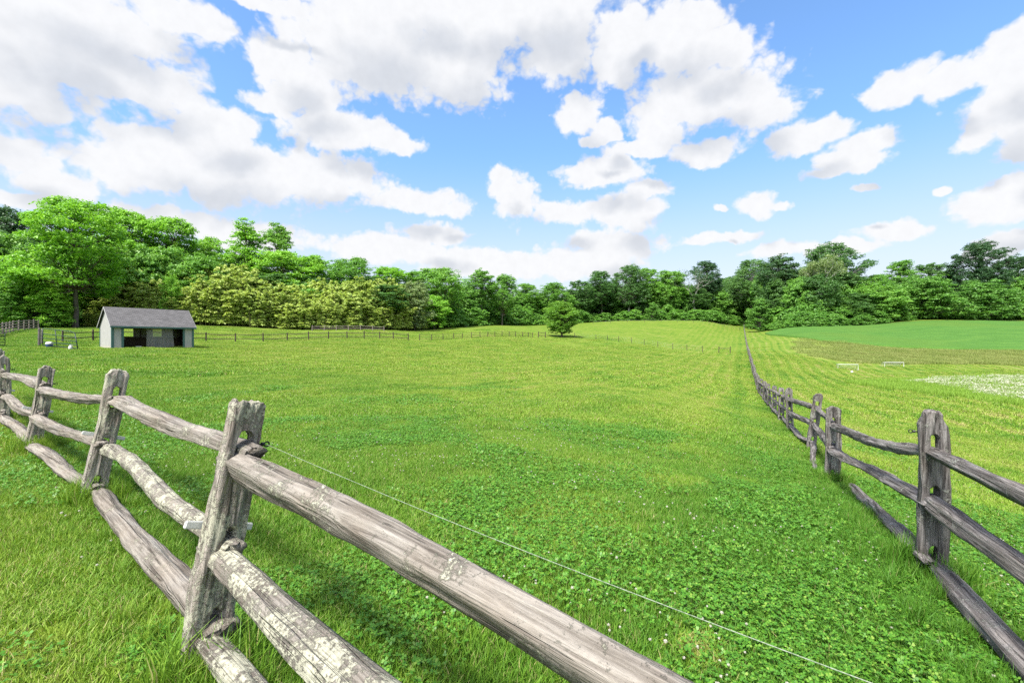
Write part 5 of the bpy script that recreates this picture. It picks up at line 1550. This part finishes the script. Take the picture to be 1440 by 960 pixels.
def make_sky():
    w = bpy.data.worlds.new('World'); SC.world = w; w.use_nodes = True
    t = NT(w.node_tree); t.n.clear()
    out = t.node('ShaderNodeOutputWorld'); bg = t.node('ShaderNodeBackground'); bg.inputs['Strength'].default_value = 0.11
    sky = t.node('ShaderNodeTexSky', sky_type='NISHITA'); sky.sun_disc = False
    sky.sun_elevation = SUN_EL; sky.sun_rotation = SUN_AZ
    sky.air_density = 1.0; sky.dust_density = 0.6; sky.ozone_density = 2.0; sky.altitude = 100
    # density group: direction in, cloudiness out
    g = bpy.data.node_groups.new('cloud_density', 'ShaderNodeTree')
    g.interface.new_socket('Direction', in_out='INPUT', socket_type='NodeSocketVector')
    g.interface.new_socket('Density', in_out='OUTPUT', socket_type='NodeSocketFloat')
    g.interface.new_socket('Soft', in_out='OUTPUT', socket_type='NodeSocketFloat')
    q = NT(g); gi = q.node('NodeGroupInput'); go = q.node('NodeGroupOutput')
    d0 = gi.outputs[0]
    n1 = q.noise(d0, 9.0, 2, 0.5, out=1)
    d = q.vmath('MULTIPLY_ADD', q.vmath('SUBTRACT', n1, (0.5, 0.5, 0.5)), (0.050, 0.050, 0.034), d0)
    n2 = q.noise(d0, 30.0, 3, 0.55, out=1)
    d = q.vmath('MULTIPLY_ADD', q.vmath('SUBTRACT', n2, (0.5, 0.5, 0.5)), (0.026, 0.026, 0.022), d)
    acc = None
    L = []
    for (px, py, rx, ry) in CLOUDS:
        v = Vector(((px - 720) / F, 1.0, (480 - py) / F)); k = v.length; c = v / k
        L.append((c, 1.01 * rx / F / k, 1.02 * ry / F / k, 0.0))
    for (x, y, z, sx, sz) in BACK_FILL: L.append((Vector((x, y, z)).normalized(), sx, sz, None))
    for (c, sx, sz, az) in L:
        s = Vector((1 / sx, 1 / sx, 1 / sz))
        ln = q.vmath('LENGTH', q.vmath('MULTIPLY_ADD', d, tuple(s), tuple(-c * s)), None)
        if acc is None: acc = ln
        else:
            nd = q.node('ShaderNodeMath', operation='SMOOTH_MIN'); q.l.new(acc, nd.inputs[0]); q.l.new(ln, nd.inputs[1]); nd.inputs[2].default_value = 0.16
            acc = nd.outputs[0]
    fb = q.noise(q.vmath('MULTIPLY', d0, (1, 1, 1.25)), 24.0, 6, 0.58)
    den = q.math('SUBTRACT', 1.06, acc)
    vo = q.node('ShaderNodeTexVoronoi'); vo.feature = 'F1'; q.l.new(q.vmath('MULTIPLY', d, (1, 1, 1.15)), vo.inputs['Vector']); vo.inputs['Scale'].default_value = 21.0
    vo.inputs['Detail'].default_value = 2.0; vo.inputs['Roughness'].default_value = 0.55; vo.inputs['Lacunarity'].default_value = 2.3
    den = q.math('MULTIPLY_ADD', q.math('SUBTRACT', 0.52, vo.outputs['Distance']), 0.42, den)
    den = q.math('MULTIPLY_ADD', q.math('SUBTRACT', fb, 0.5), 0.62, den)
    q.l.new(den, go.inputs[0])
    fs = q.noise(q.vmath('MULTIPLY', d0, (1, 1, 1.25)), 24.0, 1.5, 0.5)
    q.l.new(q.math('MULTIPLY_ADD', q.math('SUBTRACT', fs, 0.5), 0.55, q.math('SUBTRACT', 0.92, acc)), go.inputs[1])
    tc = t.node('ShaderNodeTexCoord'); dirv = tc.outputs['Generated']
    def dens(v):
        nd = t.node('ShaderNodeGroup'); nd.node_tree = g; t.l.new(v, nd.inputs[0]); return nd.outputs
    dA = dens(dirv)[0]
    up = t.vmath('NORMALIZE', t.vmath('ADD', dirv, tuple(Vector((-0.030, -0.01, 0.062)))), None)
    dB = dens(up)[1]
    alpha = t.maprange(dA, -0.07, 0.26)
    # light: thick cloud overhead darkens what is below it; thin edges glow
    shade = t.maprange(t.math('SUBTRACT', dB, t.math('MULTIPLY', dA, 0.10)), 0.12, 0.82)
    col = t.mix(shade, (2.72, 2.74, 2.80), (2.00, 2.09, 2.26))
    det = t.noise(dirv, 55.0, 4, 0.6)
    col = t.mix(1.0, col, t.ramp(det, ((0.3, 0.97), (0.7, 1.02))), 'MULTIPLY')
    glow = t.maprange(t.vmath('DOT_PRODUCT', dirv, tuple(SUN_DIR)), 0.36, 1.0, 1.0, 3.6)  # extra cloud brightness round the sun, out of view, added as soft fill
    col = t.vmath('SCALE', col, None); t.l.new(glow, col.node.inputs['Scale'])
    sep = t.node('ShaderNodeSeparateXYZ'); t.l.new(dirv, sep.inputs[0])
    base = t.mix(1.0, sky.outputs[0], SKY_TINT, 'MULTIPLY')
    low = t.maprange(sep.outputs[2], 0.02, 0.45, 0.58, 1.0)
    base = t.vmath('SCALE', base, None); t.l.new(low, base.node.inputs['Scale'])
    # thin milky veil low down
    veil = t.maprange(sep.outputs[2], 0.0, 0.40, 0.95, 0.0)
    base = t.mix(veil, base, (2.54, 2.62, 2.76))
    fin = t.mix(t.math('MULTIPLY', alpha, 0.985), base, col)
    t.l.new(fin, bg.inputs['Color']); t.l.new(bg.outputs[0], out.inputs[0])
    w.cycles.sampling_method = 'MANUAL'; w.cycles.sample_map_resolution = 512
SKY_TINT = (0.64, 0.79, 0.90)
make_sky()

sun = bpy.data.lights.new('sun', 'SUN'); sun.energy = 2.9; sun.angle = math.radians(11.0); sun.color = (1.0, 0.95, 0.87)
so = bpy.data.objects.new('sun', sun); so.rotation_euler = SUN_DIR.to_track_quat('Z', 'Y').to_euler(); so.location = SUN_DIR * 300; COL.objects.link(so)

cam = bpy.data.cameras.new('camera'); cam.lens = 16.0; cam.sensor_width = 36.0; cam.clip_end = 6000; cam.clip_start = 0.05
co = bpy.data.objects.new('camera', cam); co.location = (0, 0, EYE); co.rotation_euler = (math.radians(90), 0, 0); COL.objects.link(co)
SC.camera = co
vs = SC.view_settings
SC.display_settings.display_device = 'sRGB'
vs.view_transform = 'Standard'; vs.look = 'None'; vs.gamma = 1.0; vs.exposure = 1.7; vs.use_curve_mapping = False
SC.render.engine = 'CYCLES'
cy = SC.cycles
cy.max_bounces = 5; cy.diffuse_bounces = 3; cy.glossy_bounces = 2; cy.transmission_bounces = 3; cy.transparent_max_bounces = 8
cy.caustics_reflective = False; cy.caustics_refractive = False
cy.sample_clamp_indirect = 6.0
cy.use_denoising = False
